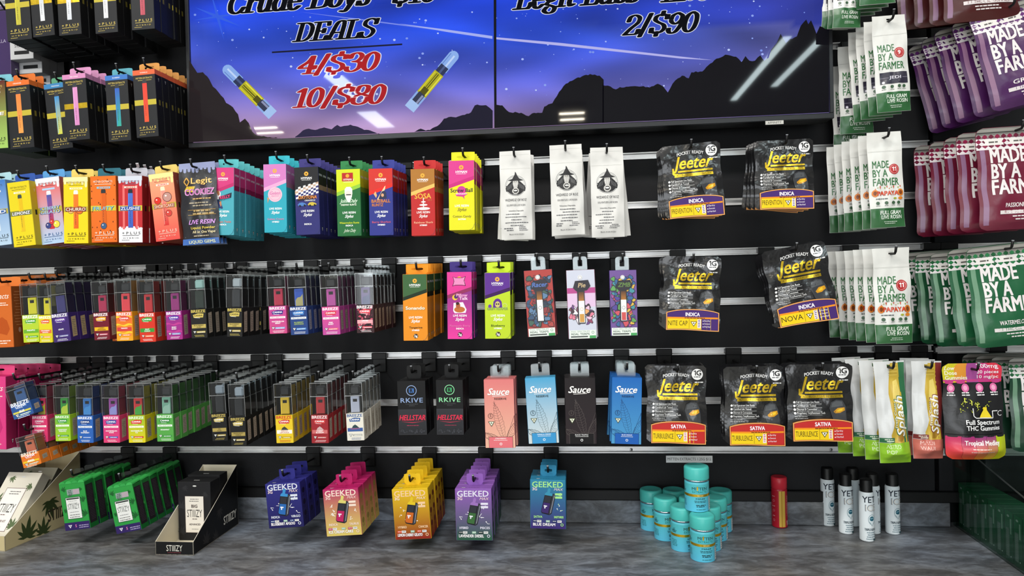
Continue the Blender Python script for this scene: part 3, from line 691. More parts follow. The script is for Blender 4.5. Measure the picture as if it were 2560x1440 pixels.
def side_plus(base, cap=None, band='6e6428', tri=True, stripe=True):
    def f(A, H):
        if cap: A.rect(1, H*.925, 99, H - .5, cap)
        if stripe: A.rect(38, H*.475, 62, H*.555, band)
        if tri: A.tri(55, H*.86, 9, base, 'b9b9b0')
    return f
def b_plus(base, art, side, tabc, shiny_cap=None, curl=False):
    def b(root, w, h):
        t = .0205; part('carton', carton_mesh(w, h, t, base, art, side), root)
        tw, th = w*.93, .0185; me, hz = tab_mesh(tw, th, tabc, sw=.020, sh=.0042)
        part('hang_tab', me, root, (0, t - .0007, h), None)
        if curl:
            mb = MB(); pts = [(.004 + .008*math.sin(a*.5), -.006*(1 - math.cos(a)), .0022*a) for a in [i*.5 for i in range(8)]]
            mb.add([(x - .006 + .002*i, y, z) for i in (0, 3) for x, y, z in pts], [(i, i+1, i+9, i+8) for i in range(7)], 'd8d8dc'); part('torn_flap', mb.mesh('torn_flap', ['print']), root, (0, t, h + th))
        return 0.002, t, h + hz
    return b
# ---------- stylus cartons
def art_hy(top, band, bot, motif, ink='ffffff', ink2='f0c040', kind='INDICA', flav='Cherry Pie', logo='e8a83c', botg=None, two=False, rise=.10, band2=None):
    def f(A, H):
        A.rect(.8, .8, 99.2, H - .8, botg or (bot, bot))
        y0, y1 = H*.60, H*.73
        A.poly([(0.6, y0), (99.4, y1 - 2), (99.4, H - .6), (.6, H - .6)], band)
        A.poly([(0.6, y0 + H*.055), (99.4, y1 + H*.055 - 2), (99.4, H - .6), (.6, H - .6)], top)
        for k in range(8):
            a = k*math.pi/4; A.ell(50 + 6*math.cos(a), H*.90 + 6*math.sin(a), 3.4, 3.4, logo, 8)
        A.text('HYMAN', 50, H*.82, 9, ink, w=44, bold=.05); A.lines(30, 70, H*.805, 1, 4, 1.3, ink, .02)
        motif(A, H)
        A.text('LIVE RESIN', 51, H*.335, 8.6, ink, w=54, bold=.03); A.text('Stylus', 51, H*.275, 12, ink if kind != 'SATIVA' else ink2, w=36, bold=.03, shear=.45)
        A.text(flav, 51, H*.185, 8, ink2, w=min(82, 6*len(flav)), bold=.03); A.text(kind, 51, H*.145, 6.5, ink, w=30, bold=.05)
        if two: A.ell(51, H*.07, 10, 10, '3a2a20' if ink2 != 'ffffff' else 'f4e8f0', 6); A.text('2g', 51, H*.055, 9, 'ffffff' if ink2 != 'ffffff' else '5a2a70', w=13, bold=.05)
        A.line([(99, H*.09), (96, H*.05), (90, H*.02), (80, .9)], .8, '30405a')
    return f
def side_hy(top, band, bot, ink='c8d0d8', dark=False):
    def f(A, H):
        A.rect(2, 1, 98, H - 1, bot); A.rect(2, H*.735, 98, H - 1, top); A.rect(2, H*.66, 98, H*.735, band)
        A.text('HYMAN', 50, H*.87, 9, ink, w=70, bold=.05); A.text('LIVE RESIN STYLUS', 55, H*.40, 22, tuple(c*.72 for c in hx(bot)[:3]) + (1,), rot=math.pi/2, w=H*.42)
        A.tri(55, H*.085, 13, 'e6e6e0', '30302c')
    return f
def b_hy(base, art, side, tabc, t=.0215):
    def b(root, w, h):
        part('carton', carton_mesh(w, h, t, base, art, side), root)
        me, hz = tab_mesh(w*.93, .0195, tabc, sw=.023, sh=.0042, rr=.001); part('hang_tab', me, root, (0, t - .0007, h))
        return 0.003, t, h + hz
    return b
# ---------- clear tall boxes with a device
def art_br(bg, brand='ffffff', badge='2f8f3a', flav='GRAPE', fl2=None, pro=None, fbg=None, bar='8fd0a0', wave=None, logo=None, fcol='ffffff', camo=None):
    def f(A, H):
        A.rect(.8, .8, 99.2, H - .8, bg if isinstance(bg, tuple) and len(bg) == 2 else (bg, bg))
        if camo: A.blobs(2, 2, 98, H - 2, camo, 60, 13, 5)
        if wave:
            for y in (.25, .52, .78):
                A.strip([1 + 98*i/12 for i in range(13)], lambda x: H*y + 4*math.sin(x*.09), lambda x: H*y + 9 + 5*math.sin(x*.09 + .8), wave)
        h_ = 13 if pro else 15
        A.text('BREEZE', 50, H*.875, h_*1.1, brand, w=90, bold=.07)
        A.poly([(16, H*.80), (20, H*.70), (80, H*.70), (84, H*.83), (50, H*.85)], badge); A.text('CANNA', 50, H*.745, 9.5, 'ffffff' if badge not in ('c8b45a', 'ffffff') else '20201c', w=54, bold=.05)
        A.line([(26, H*.70), (60, H*.685)], 1.6, 'ffffff')
        y = H*.62
        if pro: A.rect(6, H*.555, 94, H*.625, 'f4f4f0'); A.text('PRO EDITION', 50, H*.568, 6.8, bg if isinstance(bg, str) else bg[0], w=74, bold=.03); y = H*.53
        if logo: A.ell(50, H*.50, 16, 12, logo, 10); A.poly([(30, H*.47), (50, H*.60), (74, H*.48), (50, H*.42)], logo)
        if fbg: A.rect(5, H*.34, 95, H*.47, fbg)
        A.text(flav, 50, H*.415, 7.4, fcol, maxw=84, bold=.04)
        if fl2: A.text(fl2, 50, H*.355, 7.4, fcol, maxw=84, bold=.04)
        A.tri(22, H*.21, 11, 'f4f4f0', '3a3a38'); A.rect(34, H*.175, 90, H*.24, bar); A.lines(38, 86, H*.19, 1, 3, 3, 'f4f4f0', .1)
        A.lines(18, 86, H*.09, 2, 7, 2.4, brand, .15)
    return f
def b_br(sleeve, art, body=('c02040', 'c02040'), mouth='202226', lidz=.78, slv=.47, tint=None, btn='rect', sticker='a89a8c', backc=None, t=.0235):
    def b(root, w, h):
        k = w/100; mb = MB(); sh = h*slv
        mb.box(-w/2 - .0004, w/2 + .0004, -.0006, t + .0004, 0.0004, sh, sleeve, 0, .0006)
        A = Art(mb, lambda u, v, l: (-w/2 + u*k, -.0006 - l, v*k)); art(A, sh/k)
        o = part('label_sleeve', mb.mesh('label_sleeve', ['print']), root)
        for sg in (1, -1):
            mb = MB(); x = sg*(w/2 + .0006); yy = [(.006, .008), (t - .005, .010), (t - .005, sh - .007), (.006, sh - .009)]
            mb.add([(x, y, z) for y, z in yy], [(0, 1, 2, 3)], sticker)
            A2 = Art(mb, lambda u, v, l: (x + sg*l, .006 + (t - .011)*u/100, .010 + (sh - .02)*v/100)); A2.lines(8, 92, 84, 9, 9.5, 3.5, '6c6660', .3)
            part('paper_sticker', mb.mesh('paper_sticker', ['print']), root)
        hs = hx(sleeve)[:3]; g_ = sum(hs)/3; lc = tuple(.42*(v*.75 + g_*.25) + .01 for v in hs) + (1,)
        for sg in (1, -1):
            mb = MB(); x = sg*(w/2 - .0012)
            mb.add([(x, .003, sh), (x, t - .0016, sh), (x, t - .0016, h*.97), (x, .003, h*.97)], [(0, 1, 2, 3)], lc)
            mb.add([(x - sg*.0003, .003, sh), (x - sg*.0003, t - .0016, sh), (x - sg*.0003, t - .0016, h*.97), (x - sg*.0003, .003, h*.97)], [(0, 1, 2, 3)], '1a1c20')
            part('side_liner', mb.mesh('side_liner', ['print']), root)
        lz = h*lidz; e = .0006; mb = MB()
        mb.box(-w/2, w/2, 0, t, sh, lz, 'f4f4f4', 0, e)
        part('clear_case', mb.mesh('clear_case', ['clear', 'edge']), root)
        mb = MB(); mb.box(-w/2 - .0007, w/2 + .0007, -.0007, t + .0007, lz, h, 'f4f4f4', 0, e)
        W2, T2 = w/2 + .0009, t + .0009
        for (x0, x1, y0, y1) in ((-W2, W2, -.0011, -.0004), (-W2, W2, t + .0004, t + .0011), (-W2, -W2 + .0007, 0, t), (W2 - .0007, W2, 0, t)): mb.box(x0, x1, y0, y1, lz - .0002, lz + .0008, 'f4f4f4', 1)
        for x0 in (-W2, W2 - .0006):
            for y0 in (-.0009, t + .0002): mb.box(x0, x0 + .0006, y0, y0 + .0006, sh, h, 'f4f4f4', 1)
        for y0 in (-.0009, t + .0002): mb.box(-W2, W2, y0, y0 + .0006, h - .0005, h + .0002, 'f4f4f4', 1)
        part('clear_lid', mb.mesh('clear_lid', ['clear', 'edge']), root)
        if backc: mb = MB(); mb.box(-w/2 + .001, w/2 - .001, t - .0014, t - .0009, sh, h*.97, backc); part('backing_card', mb.mesh('backing_card', ['print']), root)
        # device
        mb = MB(); bw = w*.26; y0 = t*.30; y1 = t*.72; z1 = lz - .003
        d = part('vape_device', None, root) if False else None
        V0 = len(mb.v); mb.box(-w*.38, w*.38, y0 + .002, y1 + .002, sh + .001, z1, '16181b', 0, .002)
        mb.box(-bw, bw, y0 - .0012, y0 + .004, sh + .001, z1 + .001, body[0], 0, .0008)
        A = Art(mb, lambda u, v, l: (-bw + u*2*bw/100, y0 - .0012 - l, sh + v*(z1 - sh)/100))
        if body[1] != body[0]: A.strip([6 + 88*i/8 for i in range(9)], lambda x: 2, lambda x: 20 + x*.62 + 10*math.sin(x*.06), body[1])
        if btn: A.rect(28, 70, 76, 88, '0c0d10')
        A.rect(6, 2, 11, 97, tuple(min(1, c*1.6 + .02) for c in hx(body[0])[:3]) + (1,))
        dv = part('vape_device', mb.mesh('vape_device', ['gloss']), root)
        mb = MB(); mw = w*.30
        mb.box(-mw, mw, y0, y1, lz + .001, lz + (h - lz)*.72, mouth, 0, .003)
        part('mouthpiece', mb.mesh('mouthpiece', ['gloss']), root)
        # folding clear hook on the back edge
        me, hz = tab_mesh(.014, .017, 'eef2f2', 'blister', th=.0006, sw=.0072, sh=.0058, rr=.004)
        part('hang_tab', me, root, (0, t + .0005, h))
        return 0.0, t + .0007, h + hz
    return b
# ---------- device cartons with angled picture ("max" line), window cartons, others
def art_gk(g0, g1, dev, tip, ink='f0d8d0', kind='INDICA', sign='TAURUS', name='BLUE DREAM', pill='c02850', lit='dbe6e8'):
    def f(A, H):
        A.rect(.8, .8, 99.2, H - .8, (g0, g1))
        A.text('GEEKED', 49, H*.85, 16, lit, w=86, bold=.035, yx=1)
        A.text('3G', 13, H*.785, 8, ink, w=13, bold=.05); A.text('MAX', 80, H*.785, 7, ink, w=26, shear=.3)
        rg = random.Random(len(name))
        for i in range(9): 
            x, y = rg.uniform(14, 86), rg.uniform(H*.36, H*.74); A.line([(x, y), (x + rg.uniform(-8, 8), y + rg.uniform(-8, 8)), (x + rg.uniform(-10, 10), y + rg.uniform(-6, 10))], .9, tuple(min(1, c*1.3 + .12) for c in hx(lit)[:3]) + (1,)); A.ell(x, y, 1.6, 1.6, 'f4eef0', 6)
        a = -.23
        def R(pts, c, sx=0):
            A.poly([(52 + .84*(x*math.cos(a) - y*math.sin(a)), H*.525 + .84*(x*math.sin(a) + y*math.cos(a))) for x, y in pts], c)
        R([(-13, 34), (-4, 34), (-3, 46), (-6, 50), (-11, 50), (-13, 46)], tip)
        R([(-19, 29), (-15, 35), (10, 35), (17, 29), (17, -32), (11, -38), (-15, -38), (-19, -32)], '14151a')
        R([(-19, 29), (-15, 35), (6, 35), (6, 26), (-19, 24)], tip); R([(-17, 22), (4, 24), (4, 2), (-17, 0)], '2c2e36')
        R([(-17, -1), (5, 1), (6, -34), (-14, -35), (-18, -31)], dev); R([(-14, -10), (-3, -9), (-3, -13), (-7, -13), (-7, -20), (-11, -20), (-11, -14), (-14, -14)], 'e8e8ee')
        R([(7, 32), (10, 34), (16, 29), (16, -30), (12, -36), (8, -36)], '3a3c44'); R([(12, 30), (13.5, 29), (13.5, -30), (12, -31)], 'a8acb8')
        for i in range(2): A.rect(70, H*.69 - i*9, 90, H*.69 - i*9 + 6, lit)
        A.text(kind, 22, H*.225, 6.2, lit, w=24, bold=.06); A.text(sign, 80, H*.225, 6.2, lit, w=26, bold=.06)
        for x, w_, c in ((7, 12, pill), (19, 12, 'ecebe8'), (44, 11, '9cc0a8'), (62, 12, pill), (76, 12, 'ecebe8')): A.rect(x, H*.135, x + w_, H*.18, c); A.lines(x + 1, x + w_ - 1, H*.155, 1, 3, 1.5, '404048' if c == 'ecebe8' else 'e8e8e8', .1)
        A.text(name, 8, H*.065, 7.6, 'f2eef0', bold=.07, al='l', maxw=68); A.ring(89, H*.09, 2.6, 4.2, lit)
    return f
def side_gk(g0, g1, dk=False):
    def f(A, H):
        A.rect(2, 1, 98, H - 1, (g0, g1))
        c = tuple(v*.45 for v in hx(g0)[:3]) + (1,)
        for y in (.78, .52, .27): A.ell(50, H*y, 24, 8, c, 14); A.lines(24, 76, H*y - 12, 2, 4, 1.6, c, .2)
    return f
def b_gk(g0, g1, art, t=.026):
    def b(root, w, h):
        mb = MB(); n = 8; k = w/100
        part('carton', carton_mesh(w, h, t, g1, art, side_gk(g0, g1), lambda A, H: (A.text('MAX', 52, 22, 20, tuple(c*.6 for c in hx(g1)[:3]) + (1,), w=30), A.tri(22, 30, 9, 'f0f0f0', '505050'))), root)
        me, hz = tab_mesh(w*.46, .0215, g1, sw=.014, sh=.0048, rr=.002); part('hang_tab', me, root, (0, t - .0007, h))
        return 0.0, t, h + hz
    return b
def art_rk(c1, c2):
    def f(A, H):
        A.ring(50, H*.82, 16, 18.5, c1, 28); A.rect(41, H*.78, 59, H*.86, c2); A.text('R', 50, H*.79, 12, '08080a', bold=.08); 
        A.text('RKIVE', 50, H*.60, 16, c1, w=78, bold=.03, sp=1.1); A.text('CANNABIS', 50, H*.56, 4.5, '4a4c50', w=44); A.text('ZERO', 50, H*.53, 4.5, '4a4c50', w=20)
        A.rect(1, 1, 99, H*.475, '3a3b40'); A.rect(2, 2, 98, H*.47, ('232428', '2e2f34'))
        A.text('HELLSTAR', 50, H*.27, 19, '6a1020', w=94, bold=.07, shear=.25); A.text('HELLSTAR', 50, H*.275, 18, 'e03050', w=90, bold=.02, shear=.25)
        A.poly([(10, H*.25), (50, H*.225), (92, H*.25), (50, H*.235)], 'd83050'); A.lines(28, 74, H*.17, 1, 4, 2.4, '98304a', .1)
        A.blobs(4, 4, 96, H*.12, ['3c3e44', '34363b'], 22, 6, 3)
    return f
def b_rk(art):
    def b(root, w, h):
        t = .030
        part('carton', carton_mesh(w, h, t, '0c0c0e', art, lambda A, H: A.text('HELLSTAR', 50, H*.62, 22, '40202a', rot=math.pi/2, w=H*.5)), root)
        me, hz = tab_mesh(w*.52, .026, '131314', sw=.013, sh=.006, rr=.004); part('hang_tab', me, root, (-.001, t - .0007, h)); return -.001, t, h + hz
    return b
def art_sc(g0, g1, ink, lab, leaf, name, sub='RESERVE'):
    def f(A, H):
        A.rect(.8, .8, 99.2, H - .8, (g0, g1))
        # one big serrated leaf and two side ones, line drawn
        def lf(cx, cy, L, a, w):
            P = []; n = 16
            for sgn in (1, -1):
                rng = range(n + 1) if sgn > 0 else range(n, -1, -1)
                for i in rng:
                    t = i/n; ww = w*math.sin(min(1, t*1.08)*math.pi)**.8 * (1 if i % 2 else .84)*sgn; y = t*L + (2 if i % 2 else 0)
                    P.append((cx + ww*math.cos(a) + y*math.sin(a), cy - ww*math.sin(a) + y*math.cos(a)))
            P = [(min(98.5, max(1.5, x)), max(1.5, y)) for x, y in P]
            A.line(P, .9, leaf); A.line([(cx, cy), (min(98.5, max(1.5, cx + L*math.sin(a))), cy + L*math.cos(a))], .8, leaf)
            for i in range(2, n, 1):
                t = i/n; ww = w*.8*math.sin(t*math.pi)**.8; y = t*L
                for sgn in (1, -1):
                    q = (cx + ww*sgn*math.cos(a) + (y+5)*math.sin(a), cy - ww*sgn*math.sin(a) + (y+5)*math.cos(a))
                    if 1.5 < q[0] < 98.5: A.line([(min(98.5, max(1.5, cx + y*math.sin(a))), cy + y*math.cos(a)), q], .55, leaf)
        lf(64, H*.10, H*.60, -.24, 15); lf(68, H*.10, H*.46, .62, 13); lf(60, H*.08, H*.36, -1.15, 12)
        A.text('Sauce', 48, H*.775, 22, ink, w=72, bold=.045, shear=.35); A.line([(28, H*.755), (72, H*.765)], 1.7, ink)
        if sub: A.text(sub, 54, H*.705, 6.5, leaf, w=40, bold=.03)
        A.ring(20, H*.47, 7.6, 8.8, leaf); A.text('S', 20, H*.455, 9, leaf); A.tri(22, H*.36, 11, 'e9ecd8', '4a5238')
        A.rect(12, .9, 92, H*.165, leaf); A.rect(13, .9, 91, H*.16, lab)
        A.text(name, 52, H*.13, 4.2, 'f4f4f4', maxw=60, bold=.05); A.lines(28, 76, H*.11, 1, 4, 1.5, 'e8e8e8', .1); A.ring(52, H*.06, 2.6, 4.2, 'f4f4f4')
    return f
def b_sc(base, art, t=.0175):
    def b(root, w, h):
        part('carton', carton_mesh(w, h, t, base, art), root)
        me, hz = tab_mesh(w*.62, .023, 'eef2f2', 'blister', th=.0006, sw=.006, sh=.010, rr=.003); part('hang_tab', me, root, (0, t - .0007, h)); return 0.0, t, h + hz
    return b
def art_ct(cols, title, tcol, tbg, top, strip2=None, cart=('f0f0ee', 'f0f0ee')):
    def f(A, H):
        A.rect(.8, .8, 99.2, H - .8, top)
        if strip2: A.rect(1, H*.66, 99, H*.74, strip2); A.rect(1, H*.46, 99, H*.66, 'd8b8d8'); A.blobs(2, H*.2, 98, H*.52, cols, 42, 13, 6)
        else: A.blobs(2, H*.13, 98, H*.93, cols, 120, 14, len(title))
        A.ell(48, H*.89, 8, 8, 'f2f2f0', 14); A.ring(48, H*.89, 5, 6, '303030')
        A.poly([(22, H*.74), (30, H*.84), (76, H*.85), (84, H*.76), (70, H*.70), (34, H*.69)], '1a1420'); A.text(title, 53, H*.745, 16, tcol, maxw=56, bold=.06, shear=.2)
        # cartridge lying in its window
        A.rect(36, H*.22, 62, H*.70, '17151c'); A.rect(40, H*.235, 60, H*.55, cart); A.rect(41, H*.55, 59, H*.68, ('a86a18', '4a2808')); A.rect(43, H*.25, 46, H*.54, 'ffffff')
        A.ring(50, H*.43, 5, 6.2, 'b89a50' if title == 'Pie' else '303030')
        if title != 'Racer': A.rect(42, H*.24, 58, H*.36, 'c8923a' if title == 'Pie' else 'c84a4a')
        A.rect(4, 1.2, 97, H*.125, 'dfe9df'); A.text('FULL SPECTRUM', 42, H*.095, 5.4, '70807a', w=64); A.text('REAL TERPS', 42, H*.055, 7, '4a5a52', w=64, bold=.05); A.rect(8, H*.022, 68, H*.04, '2c3430'); A.rect(74, 1.3, 96.5, H*.045, '3a9a50'); A.ring(86, H*.09, 3.4, 4.6, '2a6a4a')
    return f
def b_ct(base, art, t=.012):
    def b(root, w, h):
        part('carton', carton_mesh(w, h, t, base, art, m='gloss'), root)
        me, hz = tab_mesh(w*.50, .025, 'eef2f2', 'blister', th=.0006, sw=.009, sh=.012, rr=.005); part('hang_tab', me, root, (0, t - .0007, h)); return 0.0, t, h + hz
    return b
# ---------- pouches
def b_pouch(base, art, T=.008, m='foil', **kw):
    def b(root, w, h):
        me, hz = pouch_mesh(w, h, T, base, art, m, **kw); part('pouch', me, root)
        return 0.0, 0.0, hz
    return b
def art_wiz(A, H):
    A.line([(3, H*.80), (97, H*.80)], .8, 'c8c8c4'); A.line([(3, H*.955), (97, H*.955)], .5, 'd4d4d0')
    cx, cy, R = 50, H*.605, 33
    A.ring(cx, cy, R - .8, R, '55565a', 36); A.ring(cx, cy, R - 4, R - 3.4, '77787c', 36)
    K = '1b1b1e'; L = 'd8d6d2'
    A.poly([(cx + R*.93*math.cos(t), cy + R*.93*math.sin(t)) for t in [math.pi*(1 + i/14) for i in range(15)]], K)
    A.poly([(26, cy + 4), (36, cy + 14), (50, cy + 16), (64, cy + 14), (75, cy + 4), (82, cy - 8), (80, cy - 18), (20, cy - 18), (18, cy - 8)], K)
    A.poly([(26, cy + 17), (38, cy + 15), (50, cy + 14), (62, cy + 15), (75, cy + 17), (62, cy + 23), (56, cy + 32), (52, cy + 42), (49, cy + 45), (48, cy + 36), (40, cy + 22)], K)
    A.poly([(42, cy + 15), (58, cy + 15), (59, cy + 6), (56, cy - 6), (50, cy - 16), (44, cy - 6), (41, cy + 6)], L)
    for i in range(5): A.line([(44 + i*3, cy + 12), (43.5 + i*3.2, cy + 2), (46 + i*2, cy - 7)], .8, '606064')
    A.poly([(43, cy + 15.5), (57, cy + 15.5), (56, cy + 11), (50, cy + 9), (44, cy + 11)], 'b0aeaa'); A.rect(44.5, cy + 12.6, 48, cy + 13.6, K); A.rect(52, cy + 12.6, 55.5, cy + 13.6, K)
    for s in (1, -1):
        for i in range(4): A.line([(50 + s*(12 + i*4), cy + 8 - i*3), (50 + s*(15 + i*4), cy - 8 - i*2)], .8, '8a8a8c')
    A.ell(50, cy - 17, 11, 10, 'c4c2be', 18); A.ell(50, cy - 17, 8, 7, '2a2a2c', 16); A.ell(50, cy - 16, 6, 2.4, 'e6e4e0', 12); A.text('JEWELS', 50, cy - 31, 4, 'b8b8b6', w=16)
    A.text('WIZARDZ OF ROZ', 50, H*.43, 7.6, '2c2c30', w=68, bold=.01); A.text('SOLVENTLESS LIVE ROSIN', 50, H*.375, 5.6, '4a4a4e', w=60)
    A.text('Solventless Disposable', 50, H*.315, 4, '333336', w=48, bold=.03)
    A.lines(10, 88, H*.28, 5, H*.032, 2.2, '606064', .35); A.lines(10, 40, H*.12, 2, 6, 2.4, '505054', .3); A.lines(52, 88, H*.135, 3, 5, 1.8, '606064', .3); A.text('Batch 0124-WZ01', 50, H*.05, 4, '404044', w=46)
def art_jt(kind, name, hot):
    def f(A, H):
        A.text('POCKET READY', 50, H*.865, 5.2, 'dcdcdc', w=44, bold=.05, arc=.006)
        A.ell(85, H*.885, 9.4, 9.4, 'eeeeee', 26); A.one(81.5, H*.872, 8.6, '18181a'); A.text('G', 87.5, H*.872, 8.6, '18181a', bold=.06); A.lines(79, 91, H*.847, 1, 2, 1.4, '404044', .05); A.lines(80, 95, H*.775, 1, 2, 1.8, 'dcdcdc', .05)
        for s_ in range(3):
            x = 22 + 26*s_; A.line([(x + 6*math.cos(t*.5 + s_), H*(.70 + .05*s_) + 8*math.sin(t*.5)) for t in range(9)], .5, '0c0c0e')
        A.text('Jeeter', 52, H*.665, 21, 'e8c02c', w=70, bold=.035, shear=.4, m=1)
        A.rect(26, H*.615, 86, H*.64, 'e8c02c', 1); A.line([(18, H*.68), (18, H*.60), (26, H*.59)], 3, 'e8c02c', 1)
        A.rect(20, H*.555, 86, H*.595, 'e8c02c', 1); A.text('ALL IN ONE LIVE RESIN VAPE', 53, H*.562, 3.2, '2a2205', w=60)
        for i, t in enumerate(('Full Spectrum Live Resin', 'Certified Lab Tested', 'Discreet & Convenient', 'Proprietary TerpResonant Tech')):
            y = H*(.50 - i*.047); A.ell(11, y, 1.9, 1.9, 'ececec', 10); A.text(t, 14, y - 1.3, 3.4, 'e4e4e4', al='l', w=1.45*len(t), bold=.03); A.rect(14, y - 3.2, 52, y - 2.6, 'b8b8b8')
        A.lines(9, 34, H*.31, 2, 3, 1.3, 'a8a8a8', .2)
        A.poly([(66, H*.50), (74, H*.53), (84, H*.52), (88, H*.44), (90, H*.24), (70, H*.24), (63, H*.42)], '3c3e42'); A.poly([(68, H*.49), (74, H*.515), (83, H*.505), (84, H*.45), (66, H*.43)], '55585c')
        A.poly([(70, H*.375), (76, H*.42), (86, H*.43), (87, H*.39), (80, H*.355), (72, H*.35)], 'd89a20'); A.poly([(74, H*.38), (79, H*.41), (84, H*.415), (83, H*.385), (77, H*.37)], 'f4cc30')
    return f
def b_jt(kind, name, hot, seed=1, bl='c42a2c'):
    def b(root, w, h):
        me, hz = pouch_mesh(w, h, .007, '19191b', art_jt(kind, name, hot), 'foilk', waist=.045, seed=seed, wr=1.5, rc=.006, nu=18, nv=30)
        part('pouch', me, root)
        # card label wrapped over the lower third
        k = w/100; mb = MB(); H = h/k
        def mp(u, v, l): s_ = (u - 50)/50; return ((u - 50)*k, -.0060 - .0010*(1 - s_*s_) - l + .0006*math.sin(s_*3 + seed), v*k)
        A = Art(mb, mp); xs = [7 + 90*i/14 for i in range(15)]
        top = lambda x: H*.205 + H*.075*max(0, 1 - ((x - 52)/50)**2)**.6
        bot = lambda x: -H*.012 + H*.008*math.sin(x*.05)
        l0 = A.l
        pts = [(x, bot(x)) for x in xs] + [(x, top(x)) for x in xs[::-1]]
        mb.add([(mp(u, v, 0)[0], -.0034, mp(u, v, 0)[2]) for u, v in pts], [tuple(range(len(pts)))[::-1]], 'e8b070')
        mb.add([(mp(u, v, 0)[0], -.0034, mp(u, v, 0)[2]) for u, v in pts] + [mp(u, v, 0) for u, v in pts], [(i, (i+1) % len(pts), len(pts)+(i+1) % len(pts), len(pts)+i) for i in range(len(pts))], 'c88850')
        A.strip(xs, bot, top, 'f0a860'); xi = [8.4 + 87.2*i/14 for i in range(15)]
        pc = 'c02c2a' if hot else '45286e'
        A.strip(xi, lambda x: bot(x) + 1.4, lambda x: top(x) - 1.4, '7a2014' if hot else '2c1a48'); xi = [9 + 86*i/14 for i in range(15)]
        A.strip(xi, lambda x: bot(x) + 2, lambda x: top(x) - 2, pc); A.strip(xi, lambda x: bot(x) + 2, lambda x: H*.170, 'f0901c'); 
        A.strip(xi, lambda x: bot(x) + 2, lambda x: H*.148, 'f0cc18'); A.strip([67 + 28*i/4 for i in range(5)], lambda x: bot(x) + 2, lambda x: H*.148, pc)
        A.text(kind, 52, H*.185 if not hot else H*.19, 6.2, 'f4ecf4', w=24, bold=.06); A.lines(38, 76, H*.153, 1, 2, 1.4, '5a3210', .1)
        A.text(name, 27, H*.055, 8.4, '38300c', w=33, bold=.0, yx=1); A.rect(46, 2.2, 46.6, H*.148, '8a6a10'); A.tri(54, H*.085, 5.6, 'f6f2da', '2a2a20'); A.rect(60.4, 3, 66, H*.14, 'efe4ea'); A.lines(61.4, 65, H*.125, 5, 2.8, 1.2, pc, .1)
        for i in range(3): A.ell(70, H*(.12 - i*.04), .9, .9, 'ffffff', 6); A.text(('Earthy', 'Sweet', 'Herbal')[i], 72, H*(.113 - i*.04), 2.8, 'f4ecf4', al='l')
        o = part('card_label', mb.mesh('card_label', ['print']), root)
        return 0.0, 0.0, hz
    return b
def art_mf(dot, flav, jedi=False):
    def f(A, H):
        G = '2f6d3c'
        A.rect(.5, .5, 99.5, H*.20, '2c6336')
        for i, t in enumerate(('MADE', 'BY A', 'FARMER')):
            w_ = (48, 42, 74)[i]; A.text(t, 11, H*(.622 - i*.092), 22.5, G, al='l', w=w_, bold=.02)
        A.ell(73, H*.605, 15, 16, 'b3262a', 26); A.ring(73, H*.605, 11.5, 12.5, 'e6b8b4', 26); (A.one(70.5, H*.585, 13, 'f4ecea'), A.one(77.5, H*.585, 13, 'f4ecea')) if dot == '11' else A.text(dot, 73, H*.585, 13, 'f4ecea', w=7, bold=.04)
        y = H*.345
        if jedi: A.rect(12, H*.285, 92, H*.405, '2a2638'); A.rect(12, H*.345, 92, H*.349, '8a8698'); A.rect(36, H*.325, 76, H*.375, '2a2638'); A.text('JEDI', 54, H*.335, 9, 'e0dce8', w=34, bold=.03); A.ell(20, H*.30, 4, 4, 'e0dce8', 10)
        else:
            rg = random.Random(3)
            for i in range(12): A.poly([(x + rg.uniform(10, 90)*0, yy) for x, yy in ((0, 0),)] * 0 or [(14 + i*6.5, H*(.405 + .012*(i % 3))), (18 + i*6.5, H*(.412 + .012*(i % 3))), (17 + i*6.5, H*(.398 + .012*(i % 2)))], ('d86a20', '8aa030', 'c84820')[i % 3])
            for s in (15, 87): A.ell(s, H*.36, 9, 11, 'd87a20', 12); A.ell(s, H*.36, 5, 7, '7a3a10', 10)
            A.text('PAPAYA', 51, H*.335, 13, '7a1a10', w=60, bold=.09); A.text('PAPAYA', 51, H*.336, 12.4, 'e04a22', w=58, bold=.03); A.lines(14, 48, H*.295, 1, 3, 2.6, '50585a', .1); A.ell(70, H*.30, 5, 3, 'a0a830', 8); A.ell(86, H*.30, 7, 5, 'd88020', 8)
        for x in (20, 44, 64, 80): A.ell(x, H*.255, 5, 5, '3a5a40', 12); A.lines(x - 6, x + 6, H*.225, 1, 3, 1.4, '5a665c', .1)
        A.text('FULL GRAM', 56, H*.135, 11.5, 'dfe8dc', w=60, bold=.04, shear=.06); A.text('LIVE ROSIN', 58, H*.088, 11.5, 'dfe8dc', w=60, bold=.03, shear=.1); A.lines(34, 74, H*.055, 2, 5, 2, 'c8d8c8', .15)
        A.line([(1, H*.80), (99, H*.80)], .8, 'c0c0bc')
    return f
